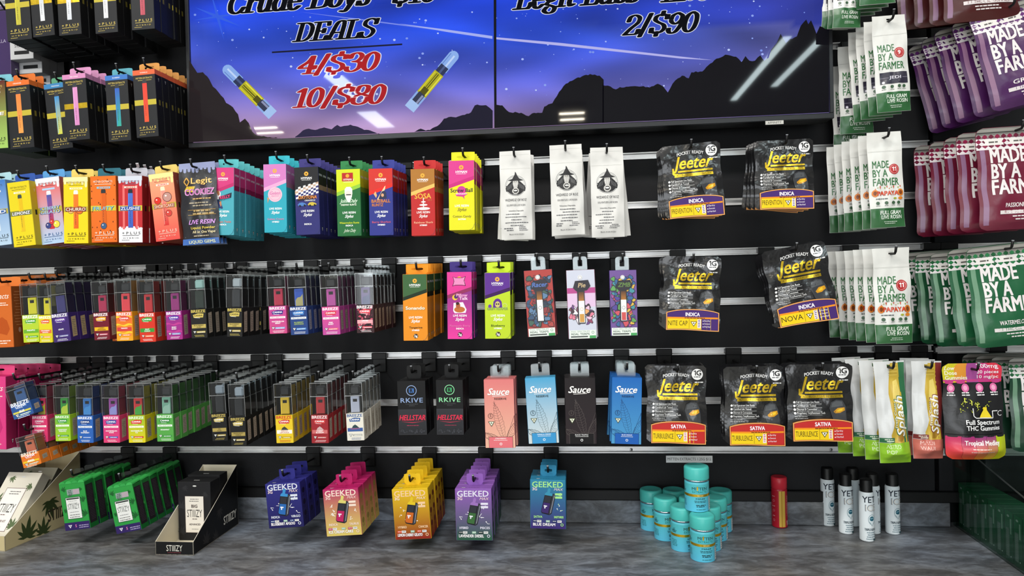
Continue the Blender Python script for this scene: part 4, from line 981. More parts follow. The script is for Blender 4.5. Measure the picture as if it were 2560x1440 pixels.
def art_mfb(c, cd, flav, sub):
    """large zip pouch with a gingham band"""
    def f(A, H):
        A.rect(0.5, H*.90, 99.5, H - .5, '7c7a76'); A.rect(.5, H*.945, 99.5, H*.955, '3c3a38'); A.rect(.5, H*.905, 99.5, H*.925, 'a8a6a0'); A.rect(.5, H*.96, 99.5, H*.985, '989690')
        y0, y1 = H*.785, H*.895; A.rect(.5, y0, 99.5, y1, 'e6e0e2')
        n = 13; s = 100/n; A.up(); sv = A.dl; A.dl = 0
        for j in range(3):
            for i in range(n):
                x = i*s; y = y0 + 2 + j*s*.8
                A.poly([(x, y + s*.4), (x + s*.5, y), (x + s, y + s*.4), (x + s*.5, y + s*.8)][::1], c if (i + j) % 2 else cd)
        A.dl = sv
        for cx in (22, 52, 82): A.poly([(cx - 13, y0 + 6), (cx - 10, y0 + 10), (cx - 13, y0 + 14), (cx + 13, y0 + 14), (cx + 10, y0 + 10), (cx + 13, y0 + 6)], 'ece8e4'); A.lines(cx - 6, cx + 6, y0 + 9, 1, 3, 2, '605c58', .1)
        A.rect(4, H*.05, 10, y0, ('8a6484' if c != '2c7a4a' else '6c9478'))  # pale stripe paints the highlight down the pouch's left side
        A.ell(96, H*.62, 12, 15, tuple(min(1, v*1.8 + .05) for v in hx(c)[:3]) + (1,), 16)
        for i, t in enumerate(('MADE', 'BY A', 'FARMER')): A.text(t, 16, H*(.655 - i*.155), 19.5, 'e8e2e2', al='l', w=(44, 34, 64)[i], bold=.05)
        A.text(flav, 46, H*.215, 5.6, 'ece4e4', w=34, bold=.03, shear=.1); A.rect(22, H*.15, 88, H*.185, 'e0d8d8'); A.text(sub, 54, H*.158, 4, c, w=54); A.lines(34, 70, H*.12, 2, 4, 1.6, 'e0d8d8', .2)
    return f
def art_splash(stripe, block, name, gold='c8a83a'):
    def f(A, H):
        A.strip([80 + 19.5*i/3 for i in range(4)], lambda x: H*.205, lambda x: H*.985 if True else 0, stripe, 0, 16)
        A.poly([(55, H*.98), (80, H*.98), (82, H*.80), (84, H*.55), (90, H*.35), (92, H*.205), (40, H*.205), (36, H*.28), (50, H*.40), (44, H*.55), (40, H*.68), (46, H*.80)], gold)
        A.poly([(58, H*.80), (72, H*.82), (78, H*.70), (70, H*.55), (60, H*.52), (52, H*.62)], 'e8d070'); A.poly([(60, H*.30), (76, H*.36), (84, H*.26), (70, H*.215), (56, H*.22)], 'a07828')
        for i in range(7): A.rect(46, H*(.86 + .017*i), 76, H*(.864 + .017*i), 'a08428' if i % 2 else 'e0c860')
        A.text('Splash', 84, H*.46, 30, stripe, rot=math.pi/2, w=H*.40, bold=.10, shear=.25); A.text('Splash', 83, H*.46, 27, 'f4f2ea', rot=math.pi/2, w=H*.39, bold=.03, shear=.25)
        A.text('Fresh Coast', 60, H*.47, 10, stripe, rot=math.pi/2, w=H*.25, bold=.11); A.text('Fresh Coast', 59.5, H*.47, 8.6, 'e8ecd8', rot=math.pi/2, w=H*.24, bold=.03)
        A.rect(.5, H*.21, 46, H*.255, stripe); A.lines(14, 42, H*.235, 1, 4, 3, 'e8ecd8', .05); A.rect(20, H*.218, 44, H*.226, 'e8ecd8')
        A.rect(.3, .5, 99.7, H*.205, block)
        for i, t in enumerate(name): A.text(t, 18, H*(.155 - i*.05), 12, 'dfeccc' if block != 'c46a5c' else 'f0c8c0', al='l', w=44 if len(t) > 3 else 30, bold=.0)
    return f
def art_lit(A, H):
    cs = ['c8c020', 'd89030', 'a04890', 'c83078', 'd83048']
    for i in range(5): A.rect(20*i + .3, H*.80, 20*(i+1) - .3 + .6*(i < 4), H - .5, cs[i])
    A.drips(H*.815, 'c03a80', 5, 5, H*.83, 2)
    A.text('Low', 4, H*.93, 7, 'f2ecd8', al='l', bold=.04); A.text('Dose', 4, H*.88, 7, 'f2ecd8', al='l', bold=.04); A.text('Gummies', 4, H*.83, 7, 'f2ecd8', al='l', bold=.04)
    A.text('200mg', 76, H*.945, 7.5, 'f4e8f0', w=36, bold=.04); A.text('20 pieces', 76, H*.89, 5.6, 'f4e8f0', w=36, bold=.04); A.text('10 mg/pc', 76, H*.84, 5.6, 'f4e8f0', w=36, bold=.04)
    for x in (12, 36, 60, 84): A.ell(x, H*.745, 6.4, 7.6, 'd86aa0', 16); A.ell(x, H*.745, 3.6, 4.4, 'f0a8c8', 12); A.lines(x - 7, x + 7, H*.69, 2, 4, 2, 'e8e8e8', .1)
    rg = random.Random(8)
    for i in range(30): x, y = rg.uniform(24, 74), rg.uniform(H*.48, H*.64); A.ell(x, y, .9, .9, 'd8e040', 6); A.line([(x, y), (x + rg.uniform(-4, 4), y + rg.uniform(-4, 4))], .4, 'a8b040')
    for i, t in enumerate('LIT'): A.text(t, 34 + i*9, H*(.60 - i*.03), 8, 'e8ec60', bold=.02)
    A.line([(44, H*.54), (44, H*.46), (48, H*.44), (76, H*.44), (76, H*.51), (86, H*.51)], 1.6, 'e4e4e4'); A.poly([(54, H*.445), (74, H*.445), (67, H*.52), (67, H*.55), (61, H*.55), (61, H*.52)], 'e8d028'); A.text('C', 90, H*.455, 10, 'e4e4e4')
    A.text('Full Spectrum', 60, H*.375, 8, 'f0f0f0', w=58, bold=.05); A.text('THC Gummies', 60, H*.315, 8, 'f0f0f0', w=58, bold=.05)
    for x0, x1, g in ((0, 22, ('e84a28', 'c8286a')), (22, 44, ('f0602a', 'a02878')), (44, 62, ('f08a28', '90287e')), (62, 80, ('e8b020', '983080')), (80, 100, ('c8c818', 'b8cc18'))): A.rect(x0 + .3, .8, x1 - .0, H*.26, g)
    A.drips(H*.255, '18181a', 5, 4, H*.27, 7); A.text('Tropical Medley', 56, H*.165, 8, 'f8f0f0', w=58, bold=.06); A.lines(30, 76, H*.12, 2, 5, 1.6, 'f4d8d0', .2)
def art_legit(A, H):
    A.drips(H*.93, '8a92b8', 9, H*.08, H - .5, 3)
    rg = random.Random(2)
    for i in range(26): A.ell(rg.uniform(3, 97), rg.uniform(5, H*.9), 1.6, 1.4, '5a5a60', 6)
    A.line([(14, H*.77), (21, H*.82), (28, H*.77), (21, H*.72), (14, H*.77)], 3, 'c8963c'); A.text('Legit', 60, H*.745, 15, 'e0b868', w=54, bold=.05)
    A.poly([(12, H*.66), (20, H*.72), (44, H*.72), (60, H*.73), (88, H*.70), (92, H*.60), (70, H*.56), (30, H*.56)], '302030'); A.poly([(12, H*.66), (20, H*.715), (44, H*.71), (36, H*.64)], 'd0b030'); A.text('COOKIEZ', 54, H*.605, 16, 'f0c8e8', w=80, bold=.08); A.text('COOKIEZ', 54, H*.608, 15, 'b0509a', w=78, bold=.03)
    A.lines(30, 92, H*.55, 1, 4, 3, 'c8a060', .1); A.rect(22, H*.42, 94, H*.425, 'b89040'); A.lines(26, 90, H*.50, 2, 7, 3, 'a89a80', .2); A.rect(22, H*.36, 94, H*.365, 'b89040'); A.lines(26, 90, H*.40, 2, 7, 4, 'a89060', .2)
    A.text('LIVE RESIN', 58, H*.25, 11, 'c890d8', w=70, bold=.05, shear=.3); A.text('Liquid Powder', 60, H*.19, 6.5, 'e0c850', w=64, bold=.04); A.text('All in One Vape', 62, H*.14, 6.5, 'e0d0a0', w=60, bold=.04); A.lines(34, 80, H*.10, 1, 4, 2.4, 'b8a888', .1)
    A.rect(1, .8, 99, H*.075, '3a66b0'); A.text('LIQUID GEMS', 54, H*.02, 7.5, 'd8dcb0', w=70, bold=.05)
# ================================================================== GOODS: where they hang
def pl(desc, q, y, n, k, b, pitch=.0215, name='vape_carton', cat='carton', **kw): return stack(name, cat, desc, q, y, n, pitch, k, b, **kw)
BK = '131315'
def blackplus(cap, bar, tabc, shiny=False, seeds='MANGO', mouth='34363a'): return b_plus(BK, art_plus(cap=cap, bar=bar, shiny=shiny, seeds=seeds, mouth=mouth, band='b8a838'), side_plus(BK, cap[1] if isinstance(cap, tuple) else cap), tabc)
# row A, top left
RA = [((7, 68, -66, 104, 19), ('b0a83a', 'c2b83c'), 'black slim carton with lime pen picture, top left corner'),
      ((69, 123, -76, 94, 83), ('d8dade', 'b9bcc2'), 'black slim carton with silver pen picture under a bright gold band'),
      ((138, 194, -78, 90, 148), ('c8ccd4', 'e4e6ea'), 'black slim carton with white pen picture and shining gold band'),
      ((230, 286, -80, 85, 239), ('d0d0d4', 'e8e8ec'), 'black slim carton with pale pen picture, fourth in the top row'),
      ((323, 380, -85, 76, 330), ('b04a58', 'b85866'), 'black slim carton with dusty red pen picture beside the screen')]
for i, (q, bar, d) in enumerate(RA): pl(d, q, -.185 + .002*(i % 2), (6, 6, 6, 6, 5)[i], -4, blackplus('c8b040', bar, 'c8b040', i in (1, 2)))
pl('white carton with grey base behind the top left black cartons', (20, 78, 0, 150, 26), -.105, 4, -3, b_hy('9a9a9c', lambda A, H: (A.rect(1, 1, 99, H - 1, 'c4c4c6'), A.text('SONIC', 50, H*.20, 12, '26262a', w=60), A.rect(18, H*.08, 82, H*.14, '1c1c1e')), None, 'a8a8aa'), name='large_carton', pitch=.022)
pl('purple carton at the left edge below the top row', (-42, 22, 30, 190, -36), -.105, 4, -3, b_hy('6a5a80', lambda A, H: (A.rect(1, 1, 99, H - 1, '3c2a58'), A.text('GORILLA', 50, H*.5, 12, 'a8a0b8', w=70)), None, '6a5a80'), name='large_carton', pitch=.022)
# row B
pl('black slim carton with green and red front, cut by left edge', (-47, 12, 205, 374, -38), -.183, 6, -2, b_plus('2a3a2a', art_plus(bg=('9ac060', '5a1c1c'), bar=('b8d8a0', '8ac0a0'), txt='1a1a1a', title='LIME'), side_plus('2c3a22'), '78b8c8'))
RB = [((12, 72, 205, 374, 26), ('e8964a', 'e07a3c'), 'd86a2c', 'd8702e', 'ORANGE', 'black slim carton with orange cap, orange tab and orange pen', 2, -.18),
      ((109, 166, 212, 376, 126), ('c8c848', '3a86c0'), '3a7cae', '5a9a78', 'MANGO', 'black slim carton with blue cap, green tab, blue to yellow pen', 3, -.158),
      ((155, 213, 188, 353, 167), ('c880b4', 'd08cbc'), 'c884b0', 'd090ba', 'PINK COOKIE', 'black slim carton with pink cap, pink tab and pink pen', 4, -.183),
      ((262, 318, 190, 355, 272), ('34a090', '3458b0'), '3a70b8', '58a0b0', 'BLUEBERRY', 'black slim carton with blue cap and blue to teal pen', 5, -.182),
      ((331, 386, 177, 345, 342), ('d8502c', 'd83c34'), 'd8603a', 'd09048', 'WATERMELON', 'black slim carton with orange red cap and tan tab', 6, -.186)]
for q, bar, cap, tb_, s, d, n, y in RB: pl(d, q, y, n, -2, blackplus(cap, bar, tb_, d.startswith('black slim carton with pink'), s))
# row C: bright cartons
def col(bgc, tabc, base=None, sidecol=None, curl=False, **kw): return b_plus(base or bgc[0], art_plus(bg=bgc, **kw), side_plus(sidecol or base or bgc[0], band='1e1a16'), tabc, curl=curl)
YC = -.182
pl('pale blue slim carton with icy splash print cut by left edge', (-48, 12, 456, 618, -30), YC, 6, 0, col(('b0c8dc', '3a72b8'), 'a8ccd4', base='6a90b8', bar=('d0dce8', 'a8c0d8'), txt='303840', ink='40506a', title='ICED', tbg='3a62a0'))
pl('plain yellow slim carton with blue tab and lemon lettering', (17, 72, 458, 619, 35), YC, 6, 0, col(('dcc81e', 'd8c41c'), '3254a4', base='b8a418', bar=('d8b420', 'd8b018'), txt='4a4418', ink='5a5018', title='LEMONZ', tbg='6a6a4a', mouth='3c4a44', band='8a8a30'))
pl('red and pale blue slim carton with berry and lemon picture', (87, 147, 448, 613, 105), YC + .016, 6, 0, col(('a8c4e0', 'd8584a'), '5a9cd4', base='a85a58', bar=('c02830', '44509c'), txt='4a6a9a', ink='7a2a2a', title='ICEBERRY/GELATO', tcol='a8c8e8', drip='dfe6ee', mouth='dfe4ea', fruit=[(36, .28, 11, '34407c'), (70, .29, 13, 'e0d048'), (52, .33, 9, 'c83838')]))
pl('yellow slim carton with orange sticks picture and dripping icing', (158, 219, 443, 609, 160), YC, 7, 0, col(('e4cc1c', 'e0c41c'), 'dcc468', base='c8a018', bar=('d8601c', 'e07828'), txt='4a4418', ink='6a5a18', title='CHURRO', tcol='f4e0c8', tbg='8a3a2a', drip='ecdca0', mouth='ece8d8', fruit=[(30, .50, 12, 'e8b060'), (66, .50, 14, 'd86a20')]))
pl('orange slim carton with black seeds, teal tab, rainbow lettering', (225, 289, 441, 607, 229), YC - .003, 7, 0, col(('d8661e', 'dc6c20'), '2c6878', base='b85418', bar=('c85c1c', 'd05c18'), txt='f0dccc', ink='f0d8c8', title='FRUITY', tcol='7ac0d8', flecks='5a2010', mouth='2c3034', band='c8b838', fruit=[(50, .25, 11, '3a5a80')]))
pl('red and white slim carton with blue slush lettering, silver tab', (295, 355, 440, 607, 297), YC - .001, 7, 0, col(('b4282e', 'b8282e'), 'b8bac4', base='8c1c20', bar=('3a58b0', '4a6cc0'), txt='5a5a5a', ink='5a6a8a', title='ZLUSHIE', tcol='f0f0f4', tbg='2a4a9c', drip='c8ccd8', foot='e4e4e8', white='d86a6a', mouth='22242c', curl=True, band='c8b838'))
pl('salmon slim carton with strawberry cake picture and cream tab', (371, 432, 437, 605, 390), YC - .005, 7, 0, col(('d84a44', 'e8a078'), 'dcc46c', base='a04a3a', bar=('c82c2c', 'e89080'), txt='f0c8b8', ink='a8403a', title='SHORTCAKE', tcol='f0c8a8', tbg='c05a40', drip='ecd890', mouth='ecd8b8', fruit=[(26, .60, 13, 'd02c20'), (66, .64, 17, 'b88a80'), (66, .40, 12, 'c84038')]))
pl('dark pouch with gold lettering and blue foot strip', (446, 538, 410, 615, 459), -.186, 3, 0, b_pouch('1e1e24', art_legit, .010, 'foil', seed=4, wr=1.4), pitch=.014, name='printed_pouch', cat='pouch')
# stylus cartons
def m_kelly(A, H):
    A.poly([(14, H*.60), (20, H*.64), (34, H*.66), (40, H*.62), (38, H*.55), (34, H*.52), (16, H*.53)], 'e8e4e8'); A.poly([(20, H*.64), (24, H*.66), (34, H*.66), (36, H*.60), (28, H*.58)], 'a86a4a'); A.poly([(14, H*.53), (36, H*.53), (50, H*.40), (46, H*.39), (14, H*.41)], '283a6a'); A.poly([(36, H*.53), (42, H*.50), (44, H*.44), (40, H*.42), (34, H*.47)], 'b87a54')
    A.poly([(30, H*.49), (88, H*.555), (90, H*.63), (32, H*.565)], '2a2a3a'); A.text('KELLY', 60, H*.545, 13, 'd83a70', w=46, bold=.08, rot=.13); A.text('KAPOWSKI', 60, H*.515, 6, '3aa8b8', w=48, bold=.05, rot=.13)
def m_gel(A, H): A.ell(50, H*.555, 31, 31, 'ecb8c8', 28); A.ring(50, H*.555, 24, 25, 'c868a0', 24); A.text('Gelato', 50, H*.555, 13, 'c0509a', w=44, shear=.4, bold=.02); A.text('Spectrum', 50, H*.525, 7, 'c0509a', w=34, shear=.4); A.poly([(16, H*.52), (24, H*.50), (17, H*.43)], 'c89060')
def m_day(A, H):
    for j in range(6):
        for i in range(9):
            if (i + j) % 2 == 0: x = 4 + i*10.5; y = H*.53 + j*H*.028 + i*2.4; A.poly([(x, y), (x + 10.5, y + 2.4), (x + 10.5, y + 2.4 + H*.028), (x, y + H*.028)], 'e8e8e8')
    A.poly([(8, H*.50), (82, H*.53), (88, H*.58), (20, H*.57)], '241a20'); A.text('DAYTONA', 52, H*.53, 13, 'e08a40', w=76, bold=.04, shear=.2); A.text('CREAMSICLE', 62, H*.495, 6, 'd8d8d8', w=44, bold=.05)
    for x, c in ((30, '4a78b8'), (72, 'c8b040')): A.poly([(x - 20, H*.445), (x - 12, H*.475), (x, H*.48), (x + 12, H*.465), (x + 18, H*.445), (x + 10, H*.425), (x - 16, H*.43)], c); A.ell(x - 10, H*.43, 4, 4, '181818', 10); A.ell(x + 9, H*.435, 4, 4, '181818', 10)
def m_gas(A, H):
    A.rect(24, H*.82, 70, H*.945, 'b02420'); A.ell(47, H*.90, 8, 8, 'd8a030', 8); A.text('HYMAN', 47, H*.83, 8, 'f0e0d8', w=34, bold=.05)
    A.poly([(34, H*.62), (34, H*.70), (42, H*.735), (58, H*.735), (66, H*.70), (66, H*.62)], 'e4e4e0'); A.ell(50, H*.61, 15, 18, 'd8d4cc', 18); A.rect(40, H*.61, 60, H*.625, '3a3a3a'); A.poly([(36, H*.60), (64, H*.60), (58, H*.52), (50, H*.50), (42, H*.52)], 'f0f0ee'); A.text('John Daly', 50, H*.50, 15, 'c0d8c0', w=74, bold=.05, shear=.35); A.text('FAIRWAY RUNTZ', 50, H*.455, 7, 'e8f0e0', w=64, bold=.05)
    A.text('John Daly', 52, H*.06, 13, 'e0ecd8', w=52, shear=.5)
def m_base(A, H):
    A.poly([(20, H*.62), (28, H*.66), (34, H*.60), (30, H*.56)], 'd8a878'); A.poly([(34, H*.54), (66, H*.73), (70, H*.74), (68, H*.69), (42, H*.52)], 'e4c8a0'); A.poly([(40, H*.54), (48, H*.62), (60, H*.65), (72, H*.62), (74, H*.55)], '2a3048'); A.ell(62, H*.62, 11, 12, '28304e', 14); A.ell(57, H*.60, 6, 7, 'd8a078', 10)
    A.text('BASEBALL', 50, H*.49, 13, 'c87838', w=78, bold=.08); A.text('RUNTZ', 36, H*.435, 11, 'c87838', w=46, bold=.06)
def m_sosa(A, H):
    A.text('SOSA', 50, H*.555, 21, 'e8b040', w=68, bold=.04); A.text('2013', 78, H*.52, 6, 'c08040')
    for y, r, hh in ((.405, 27, 6), (.46, 17, 4), (.505, 10, 3)): A.ell(52, H*y, r, hh, 'e6e2e0', 20); A.rect(50, H*y, 54, H*(y + .06), 'e0dcd8')
def m_screw(A, H): A.ell(50, H*.57, 17, 17, 'c83a90', 20); A.poly([(26, H*.52), (74, H*.52), (60, H*.485), (62, H*.44), (54, H*.48), (30, H*.49)], 'c83a90'); A.text('Screw Ball', 50, H*.545, 15, '2c1c30', w=86, bold=.04); A.text('SHERBERT', 50, H*.51, 6, 'f0d8e8', w=42, bold=.05)
def m_son(A, H): A.text('Sonando', 50, H*.465, 14, '5a2c10', w=80, bold=.12); A.text('Sonando', 50, H*.468, 13, 'f4ecd8', w=78, bold=.06)
def m_pil(A, H):
    A.poly([(24, H*.93), (34, H*.915), (62, H*.915), (76, H*.935), (70, H*.87), (76, H*.79), (60, H*.80), (34, H*.80), (22, H*.785), (28, H*.86)], '3a1a30'); A.poly([(26, H*.925), (34, H*.908), (62, H*.908), (73, H*.925), (68, H*.87), (73, H*.80), (60, H*.808), (34, H*.808), (25, H*.795), (30, H*.86)], 'e88ab8')
    A.ell(32, H*.62, 11, 11, 'e8c038', 16); A.ell(36, H*.63, 8, 8, '4a2a6a', 14); A.text('Pillow', 60, H*.635, 11, 'f0a8d0', w=44, bold=.07); A.text('Talk', 66, H*.585, 12, 'f4c8e0', w=34, bold=.07)
    A.poly([(24, H*.42), (26, H*.54), (64, H*.55), (78, H*.44), (74, H*.39), (30, H*.385)], 'e8dce8'); A.ell(50, H*.44, 22, 12, 'b86a30', 16); A.ell(44, H*.50, 9, 13, 'a85a34', 14); A.ell(42, H*.53, 7, 6, '3a1c18', 12)
def m_reap(A, H):
    A.poly([(32, H*.47), (34, H*.56), (42, H*.60), (50, H*.61), (58, H*.60), (66, H*.56), (68, H*.47)], '5a2a8c'); A.ell(50, H*.52, 10, 12, 'c8bc70', 14)
    for x in (46, 54): A.ell(x, H*.525, 3, 3.4, '2c1840', 8)
    A.ell(20, H*.49, 7, 8, '6a3aa0', 9); A.ring(78, H*.50, 8, 9.5, 'c8d8a0', 14); A.text('GRIM REAPER', 50, H*.435, 10, '5a7a38', w=80, bold=.08); A.text('GRIM REAPER', 50, H*.437, 9.4, '9ab060', w=78, bold=.02)
HY = [  # q, y, n, row, top, band, bottom, tab, motif, kind, flavour, ink2, two, grad, desc
 ((530, 585, 419, 588, 530), -.183, 6, 0, 'c83a78', 'b82a68', '48a0b0', '58b4b8', m_kelly, 'INDICA', 'Tropic Twist', 'e07a6a', False, None, 'pink over turquoise stylus carton with small girl picture'),
 ((658, 715, 411, 582, 661), -.182, 5, 0, 'c878b8', 'e6a0c8', '2ca0b4', '34b0c0', m_gel, 'HYBRID', 'Gelato Cream', 'c888b0', False, None, 'lilac over turquoise stylus carton with pink round badge'),
 ((735, 795, 419, 588, 741), -.18, 6, 0, '1c1c20', 'c0a088', '2c2c6c', '383478', m_day, 'INDICA', ' ', 'e08a50', False, None, 'black over navy stylus carton with chequered flag and two cars'),
 ((840, 900, 424, 591, 844), -.179, 6, 0, 'c8d420', '8cc038', '246838', '2e8048', m_gas, 'INDICA', 'Watermelon Runtz', 'c8d830', False, None, 'lime over dark green stylus carton with white cap portrait'),
 ((921, 981, 422, 589, 924), -.18, 5, 0, 'c83028', 'd82820', '2c3484', '343c90', m_base, 'HYBRID', 'Berry Sherbet', 'c85a78', False, None, 'red over royal blue stylus carton with batter picture'),
 ((1026, 1086, 423, 590, 1029), -.18, 4, 0, 'a8702c', 'e0b860', 'b82828', 'c02c2c', m_sosa, 'HYBRID', 'Rainbow Sherb', 'f0b090', False, None, 'bronze over red stylus carton with white fountain picture'),
 ((1121, 1185, 402, 576, 1123), -.184, 5, 0, 'd03a88', 'c02a78', 'dcd81c', 'dcd820', m_screw, 'SATIVA', 'Cotton Candy', '8a7a30', False, None, 'magenta over bright yellow stylus carton with purple ball logo'),
 ((1006, 1067, 686, 852, 1009), -.181, 7, 2, '3a6038', '1a2c18', 'e08a1c', 'e8921c', m_son, 'HYBRID', 'Tangerine', '5a3810', True, None, 'dark green over orange stylus carton'),
 ((1117, 1179, 680, 848, 1119), -.181, 3, 2, 'd83a90', '8c2c58', '4a2a80', '3c2c78', m_pil, 'INDICA', 'Pineapple Berry', 'e070b0', True, ('e03a98', '3a2c7c'), 'pink over purple fading stylus carton with pillow picture'),
 ((1211, 1275, 682, 847, 1213), -.182, 4, 2, '5a2c8c', '3a1450', 'b8d028', 'c4dc30', m_reap, 'HYBRID', 'Blueberry', '4a6018', True, None, 'violet over lime stylus carton with hooded skull')]
for q, y, n, k, tp, bd, bt, tbc, mo, kd, fl, i2, two, gr, d in HY:
    pl(d, q, y, n, k, b_hy(bt, art_hy(tp, bd, bt, mo, kind=kd, flav=fl, ink2=i2, botg=gr, two=two), side_hy(tuple(v*.8 for v in hx(tp)[:3]) + (1,), tuple(v*.5 for v in hx(bd)[:3]) + (1,), bt), tbc), name='stylus_carton', jit=.0012)
# white wizard pouches
for i, (q, n, d) in enumerate([((1248, 1326, 379, 600, 1254), 5, 'white matte pouch with bearded wizard emblem, leftmost of three pegs'), ((1373, 1454, 364, 589, 1381), 5, 'white matte pouch with bearded wizard emblem on the middle peg'), ((1475, 1557, 370, 594, 1480), 5, 'white matte pouch with bearded wizard emblem on the right peg')]):
    pl(d, q, -.182, n, 0, b_pouch('d6d5d2', art_wiz, .013, 'matte', seed=20 + i, wr=1.5, head=.2, waist=-.0), pitch=.021, name='slim_pouch', cat='pouch', fan=.085, jit=.002)
# black resealable pouches with gold script
JT = [((1648, 1799, 368, 548, 1664), 0, 'INDICA', 'PREVENTION', False, 4, 'black gold-script pouch with purple and yellow label, upper left of these', .018),
      ((1884, 2033, 353, 524, 1888), 0, 'INDICA', 'PREVENTION', False, 4, 'black gold-script pouch with purple label, upper right of these', .03),
      ((1657, 1803, 640, 822, 1654), 2, 'INDICA', 'NITE CAP', False, 4, 'black gold-script pouch with purple label, hanging straight, below the first', -.004),
      ((1901, 2062, 631, 820, 1938), 2, 'INDICA', 'NOVA', False, 4, 'black gold-script pouch with purple label, hanging tilted', -.03),
      ((1615, 1766, 914, 1104, 1617), 4, 'SATIVA', 'TURBULENCE', True, 3, 'black gold-script pouch with red label beside the blue cartons', -.03),
      ((1808, 1961, 917, 1110, 1813), 4, 'SATIVA', 'TURBULENCE', True, 3, 'black gold-script pouch with red label, middle of the lower three', .0),
      ((1964, 2129, 912, 1100, 1970), 4, 'SATIVA', 'TURBULENCE', True, 3, 'black gold-script pouch with red label, right of the lower three', .0)]
for i, (q, k, kd, nm, hot, n, d, ln) in enumerate(JT):
    pl(d, q, -.182 + (.012 if i == 5 else 0), n, k, b_jt(kd, nm, hot, seed=i), pitch=.018, name='zip_pouch', cat='pouch', fan=.01, lean=ln, jit=.001, xdrift=0)
# clear boxed devices, middle row
YB = -.18
def br(sl, brand, badge, f1, f2, body, **kw):
    a = {x: kw.pop(x) for x in ('pro', 'fbg', 'bar', 'wave', 'logo', 'fcol', 'camo') if x in kw}
    return b_br(sl if isinstance(sl, str) else sl[0], art_br(sl, brand, badge, f1, f2, **a), body=body, **kw)
B3 = [((50, 91, 711, 857, 60), ('b8cc28', 'a8c83c'), 'f0f0e8', '4a9a30', 'PINEAPPLE', None, ('d0c828', 'd0c828'), 'clear device box with yellow green sleeve, leftmost of the middle row', 1, dict(fbg='6aa830', bar='4a9a30', sticker='b8b4ac'), .0),
      ((93, 126, 711, 857, 99), ('d4c820', 'd8cc28'), 'f0f0e8', 'd8602c', 'STRAWBERRY', 'BANANA', ('d4c420', 'd4c420'), 'clear device box with yellow sleeve and orange badge', 3, dict(fbg='d86a3c', bar='e0a060', sticker='b8b4ac'), .0),
      ((118, 160, 706, 857, 136), '3c2868', 'f0eef4', '5a3a90', 'GRAPE', None, ('34306c', '34306c'), 'clear device box with deep purple sleeve marked GRAPE', 5, dict(bar='6a6aa0', sticker='b8a078', btn=None), .0),
      ((228, 266, 705, 851, 237), '6c1828', 'f0e8e8', 'd89a20', 'CHERRY', 'LEMONADE', ('a8204c', 'a8204c'), 'clear device box with maroon sleeve and yellow flavour strip', 3, dict(fbg='e0b020', bar='c05a6a', fcol='5a1810'), .0),
      ((277, 317, 700, 853, 282), ('e06a28', 'd8562c'), 'f4e8d8', 'e0562c', 'MANGO', None, ('d84838', 'd84838'), 'clear device box with orange sleeve half hidden by another', 1, dict(wave='e8b838', fbg='d8502c'), .028),
      ((286, 326, 698, 853, 293), ('e8a020', 'd8462c'), 'f4e8e0', 'd04838', 'MANGO', None, ('d83c48', 'd83c48'), 'clear device box with wavy orange and yellow sleeve', 3, dict(wave='f0c030', fbg='c83c3c', bar='e08048'), .0),
      ((343, 382, 700, 856, 351), 'cc3424', 'f4e8e4', '3a9a3c', 'FRUIT', 'PUNCH', ('b8222c', 'b8222c'), 'clear device box with scarlet sleeve and green strip', 3, dict(fbg='3a9438', bar='e07a50'), .0),
      ((410, 449, 698, 850, 418), ('a02a80', '8c2c84'), 'f0e8f0', '5a3a9c', 'BERRY', 'BURST', ('8c2070', '8c2070'), 'clear device box with magenta purple sleeve marked BERRY', 3, dict(wave='b83a8c', bar='7a8ac0'), .0),
      ((471, 510, 691, 846, 480), '1c1c1c', 'c8b45a', 'c8b45a', 'BLACKBERRY', 'KUSH', ('10231c', '10231c'), 'clear device box with black and gold sleeve, left pair', 4, dict(fbg='b8a458', bar='b8a458', fcol='28261c', mouth='8ab0ac', btn=None), .0),
      ((567, 605, 686, 842, 568), '1c1c1c', 'c8b45a', 'c8b45a', 'BLACKBERRY', 'CUSH', ('20242a', '20242a'), 'clear device box with black and gold sleeve, right pair', 5, dict(fbg='b8a458', bar='b8a458', fcol='28261c', mouth='9aa4ac', btn=None), .0),
      ((668, 711, 688, 835, 675), ('c84880', 'b84490'), 'f4ecf0', '3a2c80', 'WATERMELON', 'BERRY', ('b02a48', 'b02a48'), 'clear device box with rose pink sleeve beside the dark blue one', 3, dict(pro=1, bar='8aa4d8'), .0),
      ((719, 762, 687, 838, 728), '24407c', 'f0f0f4', '3a78c0', 'BLUEBERRY', 'LEMONADE', ('2c50b0', 'a8a070'), 'clear device box with dark blue sleeve in the middle row', 4, dict(pro=1, bar='5a90d0', fcol='a8c060', btn=None, sticker='8a94a8'), .002),
      ((800, 843, 688, 838, 808), ('b84898', 'd04a88'), 'f4ecf0', 'd0384c', 'PINK', 'BURST', ('b04a98', 'b04a98'), 'clear device box with pink violet sleeve in the middle row', 5, dict(pro=1, bar='e06a78'), .0),
      ((888, 931, 683, 833, 893), ('3a2428', '3a2428'), 'f4ecf0', 'd84858', 'LIMITED', None, ('5a4a7c', '38406c'), 'clear device box with pink camouflage sleeve', 6, dict(camo=['c85a70', '5a2a38', 'e08a98', '2c1c24', 'b84a60'], bar='d85a68', fbg='e8a0a8'), .0)]
for q, sl, brd, bdg, f1, f2, bd, d, n, kw, dy in B3:
    pl(d, q, YB + dy, n, 2, br(sl, brd, bdg, f1, f2, bd, **kw), pitch=.0255, name='device_box', cat='device box')
